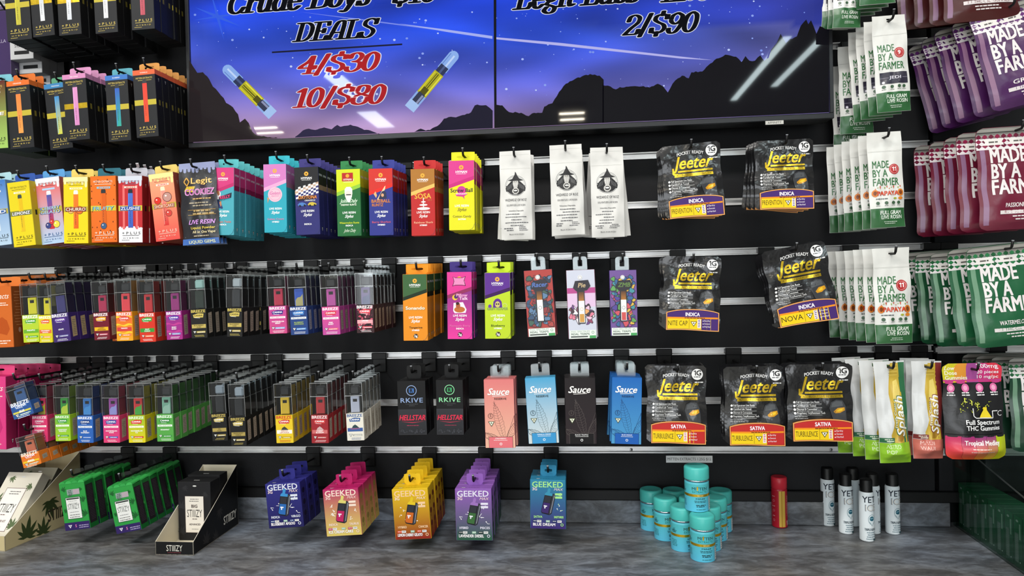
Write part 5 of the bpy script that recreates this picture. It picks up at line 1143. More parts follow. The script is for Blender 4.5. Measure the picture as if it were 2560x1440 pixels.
# clear boxed devices, lower row
B4 = [((77, 115, 963, 1105, 82), 'd8386c', 'f4e8ec', 'e0608a', 'STRAWBERRY', 'LEMON', ('c03050', 'a8a830'), 'clear device box with hot pink sleeve, leftmost in its row', 6, dict(pro=1, bar='c02c60')),
      ((134, 171, 963, 1103, 140), ('a4cc2c', '5cae3c'), 'e8f0d8', '3a9440', 'HONEYDEW', 'PINEAPPLE', ('2c8c34', 'b0c83a'), 'clear device box with lime green sleeve beside the hot pink one', 6, dict(pro=1, bar='3a9440')),
      ((191, 230, 963, 1107, 195), '2c60b0', 'eef0f4', '24407c', 'BLUE', 'RASPBERRY', ('2a6cb4', '3c88cc'), 'clear device box with bright blue sleeve in the lower row', 7, dict(pro=1, bar='3a6cc0')),
      ((255, 295, 963, 1107, 260), ('d83c70', 'c83880'), 'f4e8ec', '3a4a98', 'WATERMELON', 'WAVE', ('8a3c90', '8c90d0'), 'clear device box with pink sleeve and violet device', 7, dict(pro=1, bar='4a5ab0')),
      ((317, 358, 963, 1107, 323), ('dccc1c', '8cb42c'), 'e8f0d8', 'd0302c', 'WATERMELON', 'ICE', ('b8242c', '3c9a3c'), 'clear device box with yellow to green sleeve and red badge', 7, dict(pro=1, bar='c83028')),
      ((388, 429, 960, 1104, 394), '54a048', 'e8f4e4', '2c8038', 'SPEARMINT', None, ('6a9c88', '8cb4a4'), 'clear device box with mid green sleeve, longest receding row', 8, dict(pro=1, bar='3a8c44')),
      ((522, 560, 957, 1103, 532), '181818', 'b8a458', 'b8a458', 'OG', 'KUSH', ('12161c', '12161c'), 'clear device box with black sleeve marked OG', 5, dict(fbg='a89450', bar='a89450', fcol='28261c', mouth='7c8894', btn=None)),
      ((571, 609, 961, 1115, 579), '181818', 'b8a458', 'b8a458', 'GRANDADDY', 'PURPLE', ('12161c', '12161c'), 'clear device box with black sleeve marked PURPLE', 7, dict(fbg='a89450', bar='a89450', fcol='28261c', mouth='8894a0', btn=None)),
      ((685, 727, 960, 1108, 692), 'e0c028', 'c03028', 'c83c30', 'MANGO', 'LEMONADE', ('c8a830', 'c8a830'), 'clear device box with yellow sleeve and bird logo', 5, dict(fbg='f0ece0', logo='3a3c38', bar='b89a20', fcol='c05a30')),
      ((775, 817, 958, 1108, 780), '98242c', 'f0d8d8', 'c83c3c', 'CHERRY', 'BLOSSOM', ('a82830', 'a82830'), 'clear device box with dark red sleeve and bird logo', 5, dict(fbg='c86868', logo='c8a8a8', bar='b04848')),
      ((861, 903, 958, 1102, 869), 'e0dcd0', '3a5a90', '3a5a90', 'FUNNFETTI', None, ('a8acc0', 'a8acc0'), 'clear device box with cream white sleeve and bird logo', 5, dict(fbg='3a5a98', logo='2c4448', bar='a8a8a0', fcol='c05a60', sticker='d0c8b8'))]
for q, sl, brd, bdg, f1, f2, bd, d, n, kw in B4:
    pl(d, q, YB, n, 4, br(sl, brd, bdg, f1, f2, bd, lidz=.775, **kw), pitch=.0235, name='device_box', cat='device box')
pl('tilted clear device box with blue sleeve before the pink cartons', (11, 60, 970, 1050, 36), -.20, 1, 4, br('2c5494', 'e8ecf4', '3a68b0', 'BLUE', 'RAZZ', ('34588c', '34588c'), fbg='d0c850', backc='2a4a8c', lidz=.86, slv=.42, mouth='3a4a68'), name='device_box', cat='device box')
pl('tilted clear device box with orange yellow sleeve near the counter', (40, 84, 1096, 1171, 60), -.205, 6, 5, br('e07828', 'f4e8d8', 'd8502c', 'PEACH', 'MANGO', ('c86a4c', 'c86a4c'), fbg='e8c828', backc='b84a2c', lidz=.86, slv=.42, mouth='a86a58'), name='device_box', cat='device box', pitch=.0265)
# big cartons cut by the left edge
def art_big(c, d):
    def f(A, H):
        A.rect(.8, .8, 99.2, H - .8, c); A.text('extracts', 60, H*.80, 16, 'f4e4dc', w=64, shear=.4); A.lines(30, 92, H*.72, 2, 6, 2.6, 'f0d8cc', .2)
        A.poly([(52, H*.24), (56, H*.42), (66, H*.50), (82, H*.44), (90, H*.30), (80, H*.20)], d); A.ell(66, H*.42, 10, 14, d, 14); A.lines(30, 92, H*.10, 2, 7, 3, 'f0d8cc', .2)
    return f
pl('orange carton with white script cut by left edge', (-50, 27, 719, 871, -42), -.18, 4, 2, b_hy('b85a20', art_big('c86424', 'b04c14'), lambda A, H: (A.rect(2, 1, 98, H - 1, '8a4820'), A.lines(14, 86, H*.9, 12, 9, 3, 'b07048', .3), A.ell(60, H*.28, 12, 8, 'b89080', 14)), 'd87834', t=.028), name='large_carton', pitch=.04)
pl('magenta carton hanging highest at the left edge', (-70, 14, 940, 1122, -68), -.17, 5, 4, b_hy('c02868', art_big('d83c80', 'c02c70'), lambda A, H: (A.rect(2, 1, 98, H - 1, 'b02860'), A.lines(14, 86, H*.6, 5, 9, 3, 'c84a80', .3), A.tri(60, H*.10, 10)), 'd8487c', t=.026), name='large_carton', pitch=.031)
# window cartons with cartridges
CT = [((1309, 1380, 677, 843, 1320), ['2c4a6c', '8a2c30', '3a5a4c', '56789c', 'a83c34', '1c2c44'], 'Racer', '4a6ab0', '2a2a3a', 'a83028', None, 'window carton with dark comic racer print and white cartridge'),
      ((1415, 1486, 676, 848, 1422), ['d87890', '8c3c5a', 'e8b8d0', '6a3a7c', 'e0a060', 'f0e0ea', '3c2430'], 'Pie', 'b8a078', '2a2028', 'c4c8d8', 'b03a84', 'window carton with pale party scene print and white cartridge'),
      ((1523, 1591, 676, 840, 1527), ['4a3a90', 'c84a58', '3c8c98', 'd8b040', '5a9a50', 'a04a98', '2c5c90'], 'ZMB', '5a7a38', '241c30', '6a4a90', None, 'window carton with purple and teal cartoon blobs')]
for q, cols, ti, tc_, tb2, tp, s2, d in CT: pl(d, q, -.175, 3, 2, b_ct(tuple(v*.35 for v in hx(cols[0])[:3]) + (1,), art_ct(cols, ti, tc_, tb2, tp, s2)), pitch=.014, name='window_carton', rjit=.01)
# black square-logo cartons
pl('matt black carton with blue round logo', (992, 1063, 953, 1088, 997), -.17, 2, 4, b_rk(art_rk('8aa0c8', '3a68a8')), pitch=.034, name='logo_carton')
pl('matt black carton with green round logo', (1089, 1157, 950, 1087, 1092), -.17, 2, 4, b_rk(art_rk('8ad8a0', '3a9c60')), pitch=.034, name='logo_carton', xdrift=.001)
# script cartons with leaf drawing
SCT = [((1209, 1284, 949, 1120, 1214), ('e8b49a', 'd87878'), 'f6f0ec', 'e07078', '5a3c38', 'STRAWBERRY', 3, 'salmon pink carton with white script and leaf drawing'),
       ((1312, 1388, 946, 1110, 1322), ('d0d8d8', '4aa0cc'), 'f6f6f6', '3a94cc', '3a5058', 'VANILLA CREAM', 2, 'sky blue to white carton with white script and leaf drawing'),
       ((1411, 1488, 945, 1110, 1415), ('2a2024', '1c1618'), 'f4f0ec', '0c0a0c', '5c5452', 'BLACK TRUFFLE', 4, 'blackish brown carton with white script'),
       ((1530, 1605, 943, 1109, 1528), ('4c98c8', '1c64b4'), 'f4f6fa', '1c5cb0', '1c3c6c', 'BLUE DREAM', 5, 'strong blue carton with white script and leaf drawing')]
for q, g, ink, lab, lf_, nm, n, d in SCT: pl(d, q, -.178, n, 4, b_sc(tuple(v*.9 for v in hx(g[1])[:3]) + (1,), art_sc(g[0], g[1], ink, lab, lf_, nm, '' if 'TRUF' in nm else 'RESERVE')), pitch=.0185, name='leaf_carton', rjit=.014, jit=.0015)
# angled-device cartons, bottom row
GKS = [((662, 749, 1211, 1322, 673), '1e1c54', '2c2c7c', '2a68b0', '3a8cc8', 'INDICA', 'VIRGO', 'BLUEBERRY AFGOO', '24407c', 'd8dce8', 3, 'indigo device carton with bright block letters', -.165),
       ((806, 895, 1225, 1342, 817), 'd8c464', 'b01c60', 'b8205c', 'd8cc70', 'INDICA', 'TAURUS', 'ICE CREAM CAKE', 'b82850', 'f0d8c8', 4, 'magenta to yellow device carton with block letters', -.182),
       ((979, 1069, 1224, 1350, 989), '8c1818', 'e0b81c', 'c86420', 'e0c020', 'HYBRID', 'CANCER', 'LEMON CHERRY GELATO', 'd84828', 'f0c89c', 5, 'yellow to dark red device carton', -.182),
       ((1137, 1228, 1222, 1351, 1141), '24583c', '8c5cb0', '3a6838', '9a70b8', 'HYBRID', 'PISCES', 'LAVENDER DIESEL', '24302c', 'e0dcec', 5, 'lavender to green device carton', -.182),
       ((1325, 1414, 1199, 1321, 1326), '3c2470', '2c80a4', '3c2868', '3a90b0', 'SATIVA', 'SAGITTARIUS', 'BLUE DREAM', '24305c', 'a8e48c', 3, 'teal to violet device carton', -.16)]
for q, g0, g1, dv, tipc, kd, sg, nm, pill, lit, n, d, y in GKS:
    pl(d, q, y, n, 6, b_gk(g0, g1, art_gk(g0, g1, dv, tipc, kind=kd, sign=sg, name=nm, pill=pill, lit=lit)), pitch=.0275 if n > 3 else .03, name='device_carton', rjit=.004)
# green tins with scalloped lids, bottom left
def art_gs(A, H):
    A.rect(.6, .6, 99.4, H - .6, '2c9440'); 
    for x, y, r, a in ((12, H*.86, 26, .6), (92, H*.62, 30, -1.0), (90, H*.30, 34, -.6), (8, H*.42, 20, 1.2), (84, H*.88, 18, -2.4)): A.leaf(x, y, r*.8, '185c28', a)
    A.rect(.8, .8, 99.2, H*.17, '30205c'); A.tri(22, H*.09, 10, 'e8e4e8', '40386a'); A.text('S', 45, H*.06, 10, 'd070a8', bold=.05); A.lines(56, 98, H*.08, 2, 7, 3, 'a8a0c0', .1)
    A.rect(28, H*.76, 78, H*.88, '8a9c94'); A.rect(52, H*.765, 77, H*.875, 'b0a0a8'); A.lines(31, 50, H*.84, 4, 6, 3, '404a48', .2)
    A.rect(18, H*.24, 76, H*.71, '283a34'); A.rect(19.5, H*.25, 74.5, H*.70, 'e6e6e2'); A.rect(22, H*.66, 72, H*.69, '303834'); A.text('STIIIZY', 47, H*.455, 19, '5a5c5a', w=46, bold=.0); A.lines(28, 66, H*.62, 2, 8, 2, 'a8a8a4', .2); A.lines(28, 66, H*.38, 1, 8, 2.4, '909090', .1); A.lines(24, 70, H*.32, 2, 8, 2.6, '70706c', .1)
def b_gs(root, w, h):
    t = .0245
    def sd(A, H):
        A.rect(2, 1, 98, H - 1, '1c6c30'); A.rect(8, H*.10, 86, H*.93, '2c262c'); A.rect(8, H*.50, 86, H*.515, '14141a'); A.lines(14, 80, H*.88, 22, H*.034, 2, '4a424a', .2); A.leaf(92, H*.5, 14, '4ab050', 0)
    part('carton', carton_mesh(w, h, t, '1f7a34', art_gs, sd, m='gloss'), root)
    mb = MB()
    for i in range(4):
        x0 = -w/2 + w*i/4; V = []
        for j in range(9): a = math.pi*j/8; V += [(x0 + w/8 - w/8*math.cos(a), 0, .0055*math.sin(a)), (x0 + w/8 - w/8*math.cos(a), t, .0055*math.sin(a) + .002)]
        mb.add(V, [(2*j, 2*j+2, 2*j+3, 2*j+1) for j in range(8)] + [tuple(range(0, 18, 2)), tuple(range(17, 0, -2))], '3aa850' if i % 2 else '329a48')
    part('scalloped_lid', mb.mesh('scalloped_lid', ['gloss']), root, (0, 0, h))
    me, hz = tab_mesh(w*.4, .024, '2a3430', 'smoke', th=.0006, sw=.010, sh=.006); part('hang_tab', me, root, (0, t + .0002, h)); return 0.0, t + .0002, h + hz
pl('green leaf-print carton with scalloped lid, left peg', (147, 210, 1213, 1328, 164), -.18, 5, 6, b_gs, pitch=.029, name='leaf_print_carton', rjit=.004)
pl('green leaf-print carton with scalloped lid, right peg', (268, 331, 1224, 1336, 292), -.178, 6, 6, b_gs, pitch=.027, name='leaf_print_carton', rjit=.004)
# white slim farm pouches and big zip pouches on the right
def mf(dot, j, sd, T=.012): return b_pouch('dcdcd8', art_mf(dot, 'x', j), T, 'foil', seed=sd, wr=1.3, head=.17)
def R_(desc, q, y, n, k, b, **kw): return pl(desc, q, y, n, k, b, name=kw.pop('name', 'slim_pouch'), cat='pouch', pitch=kw.pop('pitch', .026), **kw)
R_('white and green slim pouch with number 9 dot beside the screen', (2178, 2263, 43, 283, 2193), -.182, 4, -2, mf('9', True, 31), xdrift=-.0035, jit=.0)
R_('shaded white and green slim pouch hanging lower by the screen edge', (2094, 2176, 118, 336, 2101), -.075, 2, -1, mf('9', True, 32), xdrift=-.004)
R_('white green slim pouch with number 11 dot beside crimson pouches', (2166, 2252, 333, 571, 2177), -.182, 6, 0, mf('11', False, 33), xdrift=-.0045, jit=.0)
R_('white green slim pouch with number 11 dot beside green pouches', (2180, 2272, 622, 860, 2190), -.184, 6, 2, mf('11', False, 34), xdrift=-.006, jit=.0)
R_('green-footed slim pouch cut by the top edge, nearest the screen', (2090, 2160, -165, 70, 2081), -.15, 3, -4, mf('9', True, 35))
R_('green-footed slim pouch cut by the top edge, right of another', (2142, 2230, -220, 14, 2150), -.18, 4, -4, mf('9', True, 36))
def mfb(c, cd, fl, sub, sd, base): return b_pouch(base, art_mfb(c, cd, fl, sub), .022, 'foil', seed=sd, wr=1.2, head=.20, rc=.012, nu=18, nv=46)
BG = dict(pitch=.036, name='large_zip_pouch', xdrift=-.009, jit=.004)
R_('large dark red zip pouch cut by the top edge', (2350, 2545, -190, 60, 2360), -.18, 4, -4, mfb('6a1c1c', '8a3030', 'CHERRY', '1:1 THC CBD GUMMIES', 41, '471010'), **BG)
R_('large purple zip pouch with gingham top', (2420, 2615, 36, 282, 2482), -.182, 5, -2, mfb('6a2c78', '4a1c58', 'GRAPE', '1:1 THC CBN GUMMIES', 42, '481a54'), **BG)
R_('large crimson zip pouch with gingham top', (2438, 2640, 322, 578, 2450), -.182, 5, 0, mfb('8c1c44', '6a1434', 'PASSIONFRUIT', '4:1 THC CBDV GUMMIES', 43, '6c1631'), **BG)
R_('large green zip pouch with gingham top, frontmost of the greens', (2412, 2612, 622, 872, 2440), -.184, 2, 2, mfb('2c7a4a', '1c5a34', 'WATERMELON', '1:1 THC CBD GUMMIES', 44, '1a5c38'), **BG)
R_('large green zip pouch with gingham top in shade behind', (2322, 2490, 634, 868, 2340), -.115, 3, 2, mfb('2c7a4a', '1c5a34', 'WATERMELON', '1:1 THC CBD GUMMIES', 45, '164c2e'), **dict(BG, xdrift=-.012))  # same pouch with a darker green base: shade put into the colour
R_('large green zip pouch in the lower right corner', (2520, 2700, 895, 1130, 2530), -.14, 4, 4, mfb('2c7a4a', '1c5a34', 'WATERMELON', '1:1 THC CBD GUMMIES', 46, '123c28'), **dict(BG, xdrift=-.008))  # darkest of the greens, the dim corner painted into the base
R_('slim fruit pouch with lime foot block and white script', (2183, 2258, 905, 1158, 2201), -.184, 4, 4, b_pouch('d4d6d6', art_splash('2c6a44', '8cc028', ('ASTRO', 'POP')), .020, 'foil', seed=51, wr=1.5, head=.18, fold=.005), xdrift=-.014, fan=.03, jit=0)
R_('slim fruit pouch with salmon foot block and white script', (2278, 2352, 903, 1146, 2283), -.176, 3, 4, b_pouch('d4d6d6', art_splash('7a2c2c', 'c46a5c', ('MAUI', 'WAUI')), .018, 'foil', seed=52, wr=1.5, head=.18, fold=.005), xdrift=.002, fan=.03, jit=0)
R_('black gummies pouch with rainbow top and bottom', (2354, 2503, 909, 1148, 2362), -.188, 1, 4, b_pouch('1a1a1c', art_lit, .028, 'foil', seed=53, wr=1.2, head=.18, rc=.012, fold=.005), name='gummies_pouch')
# ------------------------------------------------------------------ things on the counter
def cyl_art(mb, r, z0=0.0): return lambda u, v, l: ((r + l)*math.sin((u - 50)/50*math.pi), -(r + l)*math.cos((u - 50)/50*math.pi), z0 + v/1000)
class CArt(Art):
    def __init__(s, *a): Art.__init__(s, *a); s.step = 2.2
def tub_meshes():
    r, h = .0219, .080; T1, T2 = '4cbcb4', '58bccc'
    mb = MB(); mb.lathe([(r - .003, 0), (r - .0008, .0012), (r, .004), (r, .0515), (r - .0006, .0530)], T2, 0, 72)
    A = CArt(mb, lambda u, v, l: cyl_art(mb, r)(u, v*.86, l), .00012, .00003)
    A.rect(0, .5, 100, 58, ('5cc0e0', '50b8bc'))
    A.rect(.0, 32, 100, 37.5, 'c89a2c', 1); A.text('DISPOSABLE', 53, 33.4, 2.6, 'f0d890', w=8, bold=.03)
    A.text('MITTEN', 52, 46.5, 6, '2a5a58', w=20, bold=.02); A.text('EXTRACTS', 52, 40.5, 4.4, '2a8a80', w=19); A.rect(48.3, 46, 50, 54, 'c89a3c', 1)
    A.text('MINIS', 53, 27, 2.6, '1c3c40', w=12, bold=.06); A.lines(45, 62, 23, 2, 2.8, 1.1, '2a5a60', .15); A.lines(47, 60, 14, 2, 3, 1.6, '24484c', .15); A.lines(47, 60, 5, 1, 3, 1.2, '3a7a80', .1)
    A.text('M.E.', 30, 48, 3.4, '24585c', w=5, rot=math.pi/2); A.lines(24, 33, 44, 2, 3, 1.6, '24585c', .2); A.lines(24, 34, 24, 5, 3, 1.3, '3a8890', .2)
    A.rect(66, 3, 73, 30, 'dcdedc'); A.lines(67, 72.4, 27, 6, 4, 1.4, '505454', .2)
    b = mb.mesh('tub_body', ['gloss', 'gold'], True)
    mb = MB(); mb.lathe([(r - .0022, .0530), (r - .0022, .0545), (r + .0001, .0550), (r + .0001, .0565), (r - .0022, .0568)], 'a8acae', 1, 40); ring = mb.mesh('silver_seal', ['gloss', 'holo'], True)
    mb = MB(); mb.lathe([(r + .0004, .0570), (r + .0006, .0580), (r + .0006, h - .004), (r - .0006, h - .001), (r - .004, h), (r - .007, h - .0006)], T1, 0, 40); lid = mb.mesh('lid', ['gloss'], True)
    return b, ring, lid, r, h
tb_, tr_, tl_, TR, THT = tub_meshes()
def on_counter(px, py): p = Wz(px, py, CZ); return float(p[0]), float(p[1])
def tub(x, y, z, label, rz=0):
    t = thing('lidded_tub', label, 'tub', (x, y, z), (0, 0, rz), 'turquoise lidded tubs stacked on the counter')
    part('tub_body', tb_, t); part('silver_seal', tr_, t); part('lid', tl_, t)
TUBS = [(1763, 1407, 'turquoise lidded tub standing frontmost of the group', -.05), (1712, 1381, 'turquoise tub second along the left flank of the group', .45), (1779, 1380, 'turquoise tub second along the right flank of the group', -.1),
        (1668, 1354, 'turquoise tub third along the left flank of the group', .35), (1733, 1355, 'turquoise tub hidden in the middle of the group', 0), (1795, 1355, 'turquoise tub third along the right flank of the group', -.1),
        (1632, 1329, 'turquoise tub at the far left end of the group', .5), (1690, 1331, 'turquoise tub in the back row, second from the left', .1), (1749, 1332, 'turquoise tub in the back row, third from the left', 0), (1808, 1333, 'turquoise tub at the far right end of the group', -.1)]
for px, py, l, rz in TUBS: x, y = on_counter(px, py); tub(x, y + TR, CZ, l, rz)
x, y, _ = Wz(1748, 1281, CZ + THT); tub(float(x), float(y) + TR, CZ + THT, 'turquoise lidded tub raised on top of the others', -.05)
# gas cans
def can(px, py, label, hgt=.112, r=.0130, red=False, rz=0.0):
    x, y = on_counter(px, py); y += r
    t = thing('butane_can', label, 'can', (x, y, CZ), (0, 0, rz), None if red else 'white gas cans with black caps')
    mb = MB(); hb = hgt*(.77 if red else .80); base = 'ae1a2c' if red else 'e6eef2'
    mb.lathe([(r - .002, 0), (r - .0002, .0014), (r, .003), (r, hb - .003), (r - .0012, hb)], base, 0, 72)
    A = CArt(mb, cyl_art(mb, r), .00012, .00003); k = hb*1000
    if red:
        A.rect(45, 3, 58, k - 3, 'd0a848'); A.rect(50, 3, 51.5, k - 3, 'a87820'); A.text('USE', 66, k*.14, 4.6, 'f0e0d8', rot=math.pi/2, w=9, bold=.05); A.text('LIGHTER GAS', 66, k*.58, 4.4, 'd8a8a0', rot=math.pi/2, w=40)
        for y_ in (.2, .45, .7): A.ring(34, k*y_, 1.6, 2.4, 'd07a80'); A.lines(30, 38, k*y_ + 8, 1, 3, 1.6, 'd08a8c', .2)
    else:
        A.blobs(2, 4, 98, k - 3, ['c4d4dc', 'dce4e6', 'b8ccd8'], 0, 9); A.text('YETI', 54, k*.80, 11.5, '2c3440', w=34, bold=.03); A.text('ICE', 56, k*.63, 12, '6a7684', w=26, bold=.05); A.text('ICE', 56, k*.634, 11, 'e8e4dc', w=24, bold=.0)
        A.ell(57, k*.46, 8.5, 9.5, '8aa0aa', 18); A.ell(57, k*.46, 7.6, 8.6, 'd8e4e8', 18); A.ell(57, k*.475, 5.4, 4.6, '2c6478', 12); A.line([(53, k*.48), (61, k*.485)], 1, 'a8d0dc'); A.poly([(50, k*.43), (64, k*.43), (57, k*.33)], 'dce8ec'); A.line([(51, k*.42), (57, k*.335), (63, k*.42)], .6, '5a808c')
        A.text('TRIPLE REFINED', 56, k*.235, 4.4, '2c4450', w=30, bold=.05); A.lines(44, 68, k*.19, 4, 4, 1.3, '6a8490', .15); A.rect(60, 3, 68, 6, '2c4a50')
    part('can_body', mb.mesh('can_body', ['gloss']), t)
    mb = MB(); cr = r if red else r*.84; hc = hgt
    mb.lathe([(r*.9, hb - .0005), (cr, hb + .0012), (cr, hc - .002), (cr - .0014, hc), (cr - .004, hc)], 'cc2a3a' if red else '101012', 0, 32); part('cap', mb.mesh('cap', ['gloss' if red else 'black'], True), t, label='red cap' if red else None)
can(1955, 1322, 'red gas can with gold stripe standing alone on the counter', .101, .0152, True)
for px, py, l, rz in ((2076, 1317, 'leftmost white gas can with black cap', -.1), (2122, 1337, 'second white gas can from the left, black cap', -.1), (2175, 1356, 'frontmost white gas can with black cap', -.1), (2240, 1338, 'rightmost white gas can with black cap', -.1),
                  (2140, 1318, 'white gas can half hidden behind the second one', 1.4), (2190, 1337, 'white gas can half hidden behind the frontmost one', .9), (2227, 1311, 'white gas can half hidden behind the rightmost one', 2.2)):
    can(px, py, l, .1165, .0130, False, rz)
# sloping counter display boxes
def leafart(A, c, spots):
    for x, y, r, a in spots: A.leaf(x, y, r, c, a)
def display(label, p0, p1, depth, hf, hb, outc, inc, logo, leafc, yaw, goods):
    """p0, p1: pixels of the front bottom corners"""
    a = Wz(*p0, CZ); b = Wz(*p1, CZ); w = float(np.linalg.norm(b - a)); yaw_ = math.atan2(b[1] - a[1], b[0] - a[0]) + yaw
    t = thing('display_box', label, 'display box', (float(a[0]), float(a[1]), CZ), (0, 0, yaw_))
    th = .0012; D = depth
    def slab(nm, pts, nrm, arts=None):
        mb = MB(); n = len(pts); o = [tuple(p[i] - nrm[i]*th for i in range(3)) for p in pts]
        mb.add(pts, [tuple(range(n))], outc); mb.add(o, [tuple(range(n))[::-1]], inc)
        mb.add(pts + o, [(i, (i+1) % n, n+(i+1) % n, n+i)[::-1] for i in range(n)], 'cfc8b8')
        if arts: arts(mb)
        part(nm, mb.mesh(nm, ['print']), t)
    k = w/100
    slab('front_panel', [(0, 0, 0), (w, 0, 0), (w, 0, hf), (0, 0, hf)], (0, -1, 0), lambda mb: (lambda A: (A.text('STIIIZY', 50, hf/k*.30, hf/k*.46, logo, w=42, bold=-.0), A.lines(30, 70, hf/k*.16, 1, 4, 2, '6a3038', .1)) if logo else None)(Art(mb, lambda u, v, l: (u*k, -l, v*k))))
    def sidea(sgn, X):
        def f(mb):
            A = Art(mb, lambda u, v, l: (X + sgn*l, u*k if sgn > 0 else u*k, v*k))
            b_ = 1.0 if logo else 1.5; leafart(A, leafc, [(D/k*.26, hf/k*.30, hf/k*1.0*b_, .2), (D/k*.46, hf/k*.12, hf/k*.8*b_, .1), (D/k*.56, hf/k*2.2, hf/k*.9*b_, math.pi*.95)])
            A.text('STIIIZY', D/k*(.80 if logo else .68), hf/k*.75, hf/k*(.66 if logo else .8), logo or '3a3424', w=D/k*.30, bold=.03)
            A.ring(D/k*.78, hf/k*1.3, hf/k*.5, hf/k*.53, leafc, asp=.4)
        return f
    slab('side_panel', [(w, 0, 0), (w, D, 0), (w, D, hb), (w, 0, hf)], (1, 0, 0), sidea(1, w))
    slab('side_panel', [(0, D, 0), (0, 0, 0), (0, 0, hf), (0, D, hb)], (-1, 0, 0), None)
    slab('back_panel', [(w, D, 0), (0, D, 0), (0, D, hb), (w, D, hb)], (0, 1, 0))
    slab('bottom_panel', [(0, 0, .0002), (0, D, .0002), (w, D, .0002), (w, 0, .0002)], (0, 0, -1))
    return t, w, D, yaw_, a
t, w_, D_, yw, a_ = display('black sloping display box with white lettering and cream inside', (389, 1387), (484, 1389), .168, .0255, .128, '121213', 'd8cfb8', 'e6e2d6', '2e2c2c', 0.0, None)
def kit(label, w, h, t_, loc, rot, base, art, slot=True):
    o = thing('kit_carton', label, 'carton', loc, rot); part('carton', carton_mesh(w, h, t_, base, art), o)
    mb = MB(); mb.box(-.006, .006, t_*.3, t_*.36, h - .0002, h + .0006, '8a8a88'); part('hang_slot', mb.mesh('hang_slot', ['print']), o); return o
def art_kit(base, lf_, card, ink, nm):
    def f(A, H):
        A.rect(.6, .6, 99.4, H - .6, base); leafart(A, lf_, [(10, H*.55, 26, .3), (92, H*.20, 28, -.6), (20, H*.92, 18, 2.6), (88, H*.80, 20, -2.2), (8, H*.12, 26, .5)])
        A.ell(52, H*.93, 6, 2, 'd8d8d4', 10); A.rect(21, H*.13, 79, H*.76, ink); A.rect(22.2, H*.137, 77.8, H*.753, card)
        A.lines(30, 70, H*.70, 2, 6, 2, '6a6864', .2); A.text(nm, 50, H*.56, 9, ink, w=18, bold=.06) if nm else None; A.text('STIIIZY', 50, H*.40, 22, '3a3836', w=46); A.lines(42, 58, H*.36, 1, 4, 2, ink, .1); A.text('STARTER KIT' if not nm else 'ADVANCED', 50, H*.26, 5.4, ink, w=34, bold=.05); A.lines(38, 62, H*.19, 1, 4, 1.6, '8a8884', .1)
    return f
c_, s_ = math.cos(yw), math.sin(yw)
def loc_in(a, yaw_, x, y, z): return (float(a[0]) + x*math.cos(yaw_) - y*math.sin(yaw_), float(a[1]) + x*math.sin(yaw_) + y*math.cos(yaw_), CZ + z)
kit('black kit carton with cream label standing in the black display box', w_*.90, .118, .034, loc_in(a_, yw, w_*.5, .070, .0016), (0, 0, yw), '1a1a1c', art_kit('1c1c1e', '29292b', 'e4ddd2', '4a3c38', 'BIG'))
kit('second black kit carton behind, in the black display box', w_*.90, .122, .030, loc_in(a_, yw, w_*.5, .1055, .0016), (0, 0, yw), '1a1a1c', art_kit('1c1c1e', '29292b', 'e4ddd2', '4a3c38', 'BIG'))
t, w2, D2, yw2, a2 = display('cream sloping display box with green leaf print at left edge', (-85, 1374), (13, 1379), .190, .030, .150, 'c8b88c', 'b8ac88', None, '3a4826', 0.0, None)
kit('cream leaf-print kit carton leaning in the cream display box', w2*.90, .142, .024, loc_in(a2, yw2, w2*.5, .008, .0165), (math.radians(-38), 0, yw2), 'd8d2c0', art_kit('dcd6c6', '5a6a48', 'ece8e0', '6a4a48', ''))
kit('shaded leaf-print kit carton behind in the cream display box', w2*.90, .142, .020, loc_in(a2, yw2, w2*.5, .048, .0165), (math.radians(-38), 0, yw2), '5a584c', art_kit('8a8876', '3c4830', 'b8b4a8', '4a3a38', ''))  # darkened copy of the front kit's colours, shade painted in
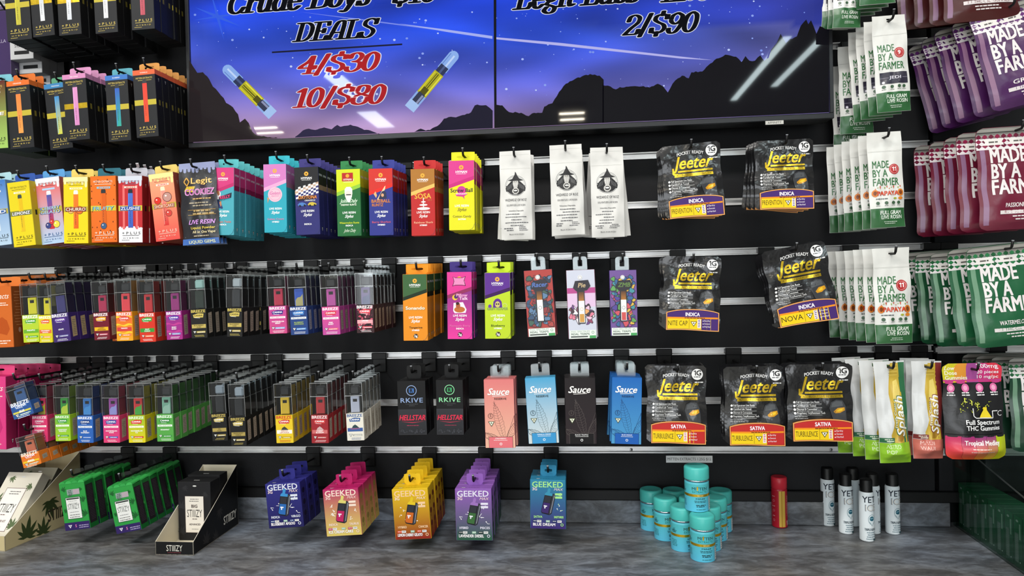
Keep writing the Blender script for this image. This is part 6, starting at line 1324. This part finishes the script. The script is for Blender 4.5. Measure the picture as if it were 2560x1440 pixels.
# clear sloping bin with green sleeved cartons at the right
pa = Wz(2383, 1312, CZ); pb = Wz(2600, 1465, CZ)
yb2 = math.atan2(pb[1] - pa[1], pb[0] - pa[0]); L_ = float(np.linalg.norm(pb - pa)) + .06
bin_ = thing('clear_bin', 'clear acrylic bin with sloping top edge at lower right', 'bin', (float(pa[0]), float(pa[1]), CZ), (0, 0, yb2))
hB, hF = .175, .11
def bslab(nm, v, m='smoke'):
    mb = MB(); n = 4; nx = Vector(v[1]) - Vector(v[0]); ny = Vector(v[3]) - Vector(v[0]); nn = nx.cross(ny).normalized()*.0025
    mb.add([tuple(p) for p in v] + [tuple(Vector(p) - nn) for p in v], [(0,1,2,3), (7,6,5,4), (0,4,5,1), (1,5,6,2), (2,6,7,3), (3,7,4,0)], 'ffffff')
    mb.tube([v[3], v[2]], .0012, 'ffffff', 1, 6); part(nm, mb.mesh(nm, [m, 'edge']), bin_)
Wd = .16
bslab('side_panel', [(0, 0, 0), (L_, 0, 0), (L_, 0, hF), (0, 0, hB)])
bslab('back_panel', [(.003, Wd, 0), (.003, 0.003, 0), (.003, 0.003, hB - .004), (.003, Wd, hB - .004)])
bslab('side_panel', [(L_, Wd, 0), (0, Wd, 0), (0, Wd, hB), (L_, Wd, hF)])
def art_slv(A, H):
    A.rect(.6, .6, 99.4, H - .6, ('174e36', '237048')); A.ell(42, H*.90, 16, 9, 'a8b8b0', 8); A.rect(66, H*.56, 82, H*.86, '8ea89a'); A.rect(14, H*.10, 56, H*.66, '6a7c74'); A.lines(18, 52, H*.62, 14, H*.038, 2, '94a49c', .2); A.ell(74, H*.12, 6, 5, 'c8d0cc', 8)
cm = carton_mesh(.0235, .088, .05, '1a4c34', art_slv)
ns = 9
for i in range(ns):
    x = .022 + i*.0262; hh = 0
    if x > L_ - .02: break
    o = thing('sleeved_carton', 'dark green sleeved carton in the clear bin, %s from the wall end' % ('first' if i == 0 else ORD[i]), 'carton', tuple(Vector((float(pa[0]), float(pa[1]), CZ + .0005)) + Matrix.Rotation(yb2, 3, 'Z') @ Vector((x, .006, 0))), (0, 0, yb2), 'green cartons in the clear bin')
    part('carton', cm, o)
    mb = MB()
o = thing('accessory_carton', 'small black and red carton at the back of the clear bin', 'carton', tuple(Vector((float(pa[0]), float(pa[1]), CZ + .0005)) + Matrix.Rotation(yb2, 3, 'Z') @ Vector((.19, .10, 0))), (0, 0, yb2))
part('carton', carton_mesh(.05, .10, .04, '141416', lambda A, H: (A.rect(10, H*.6, 90, H*.9, 'a02818'), A.ell(50, H*.75, 14, 14, 'c8c8c8', 14))), o)
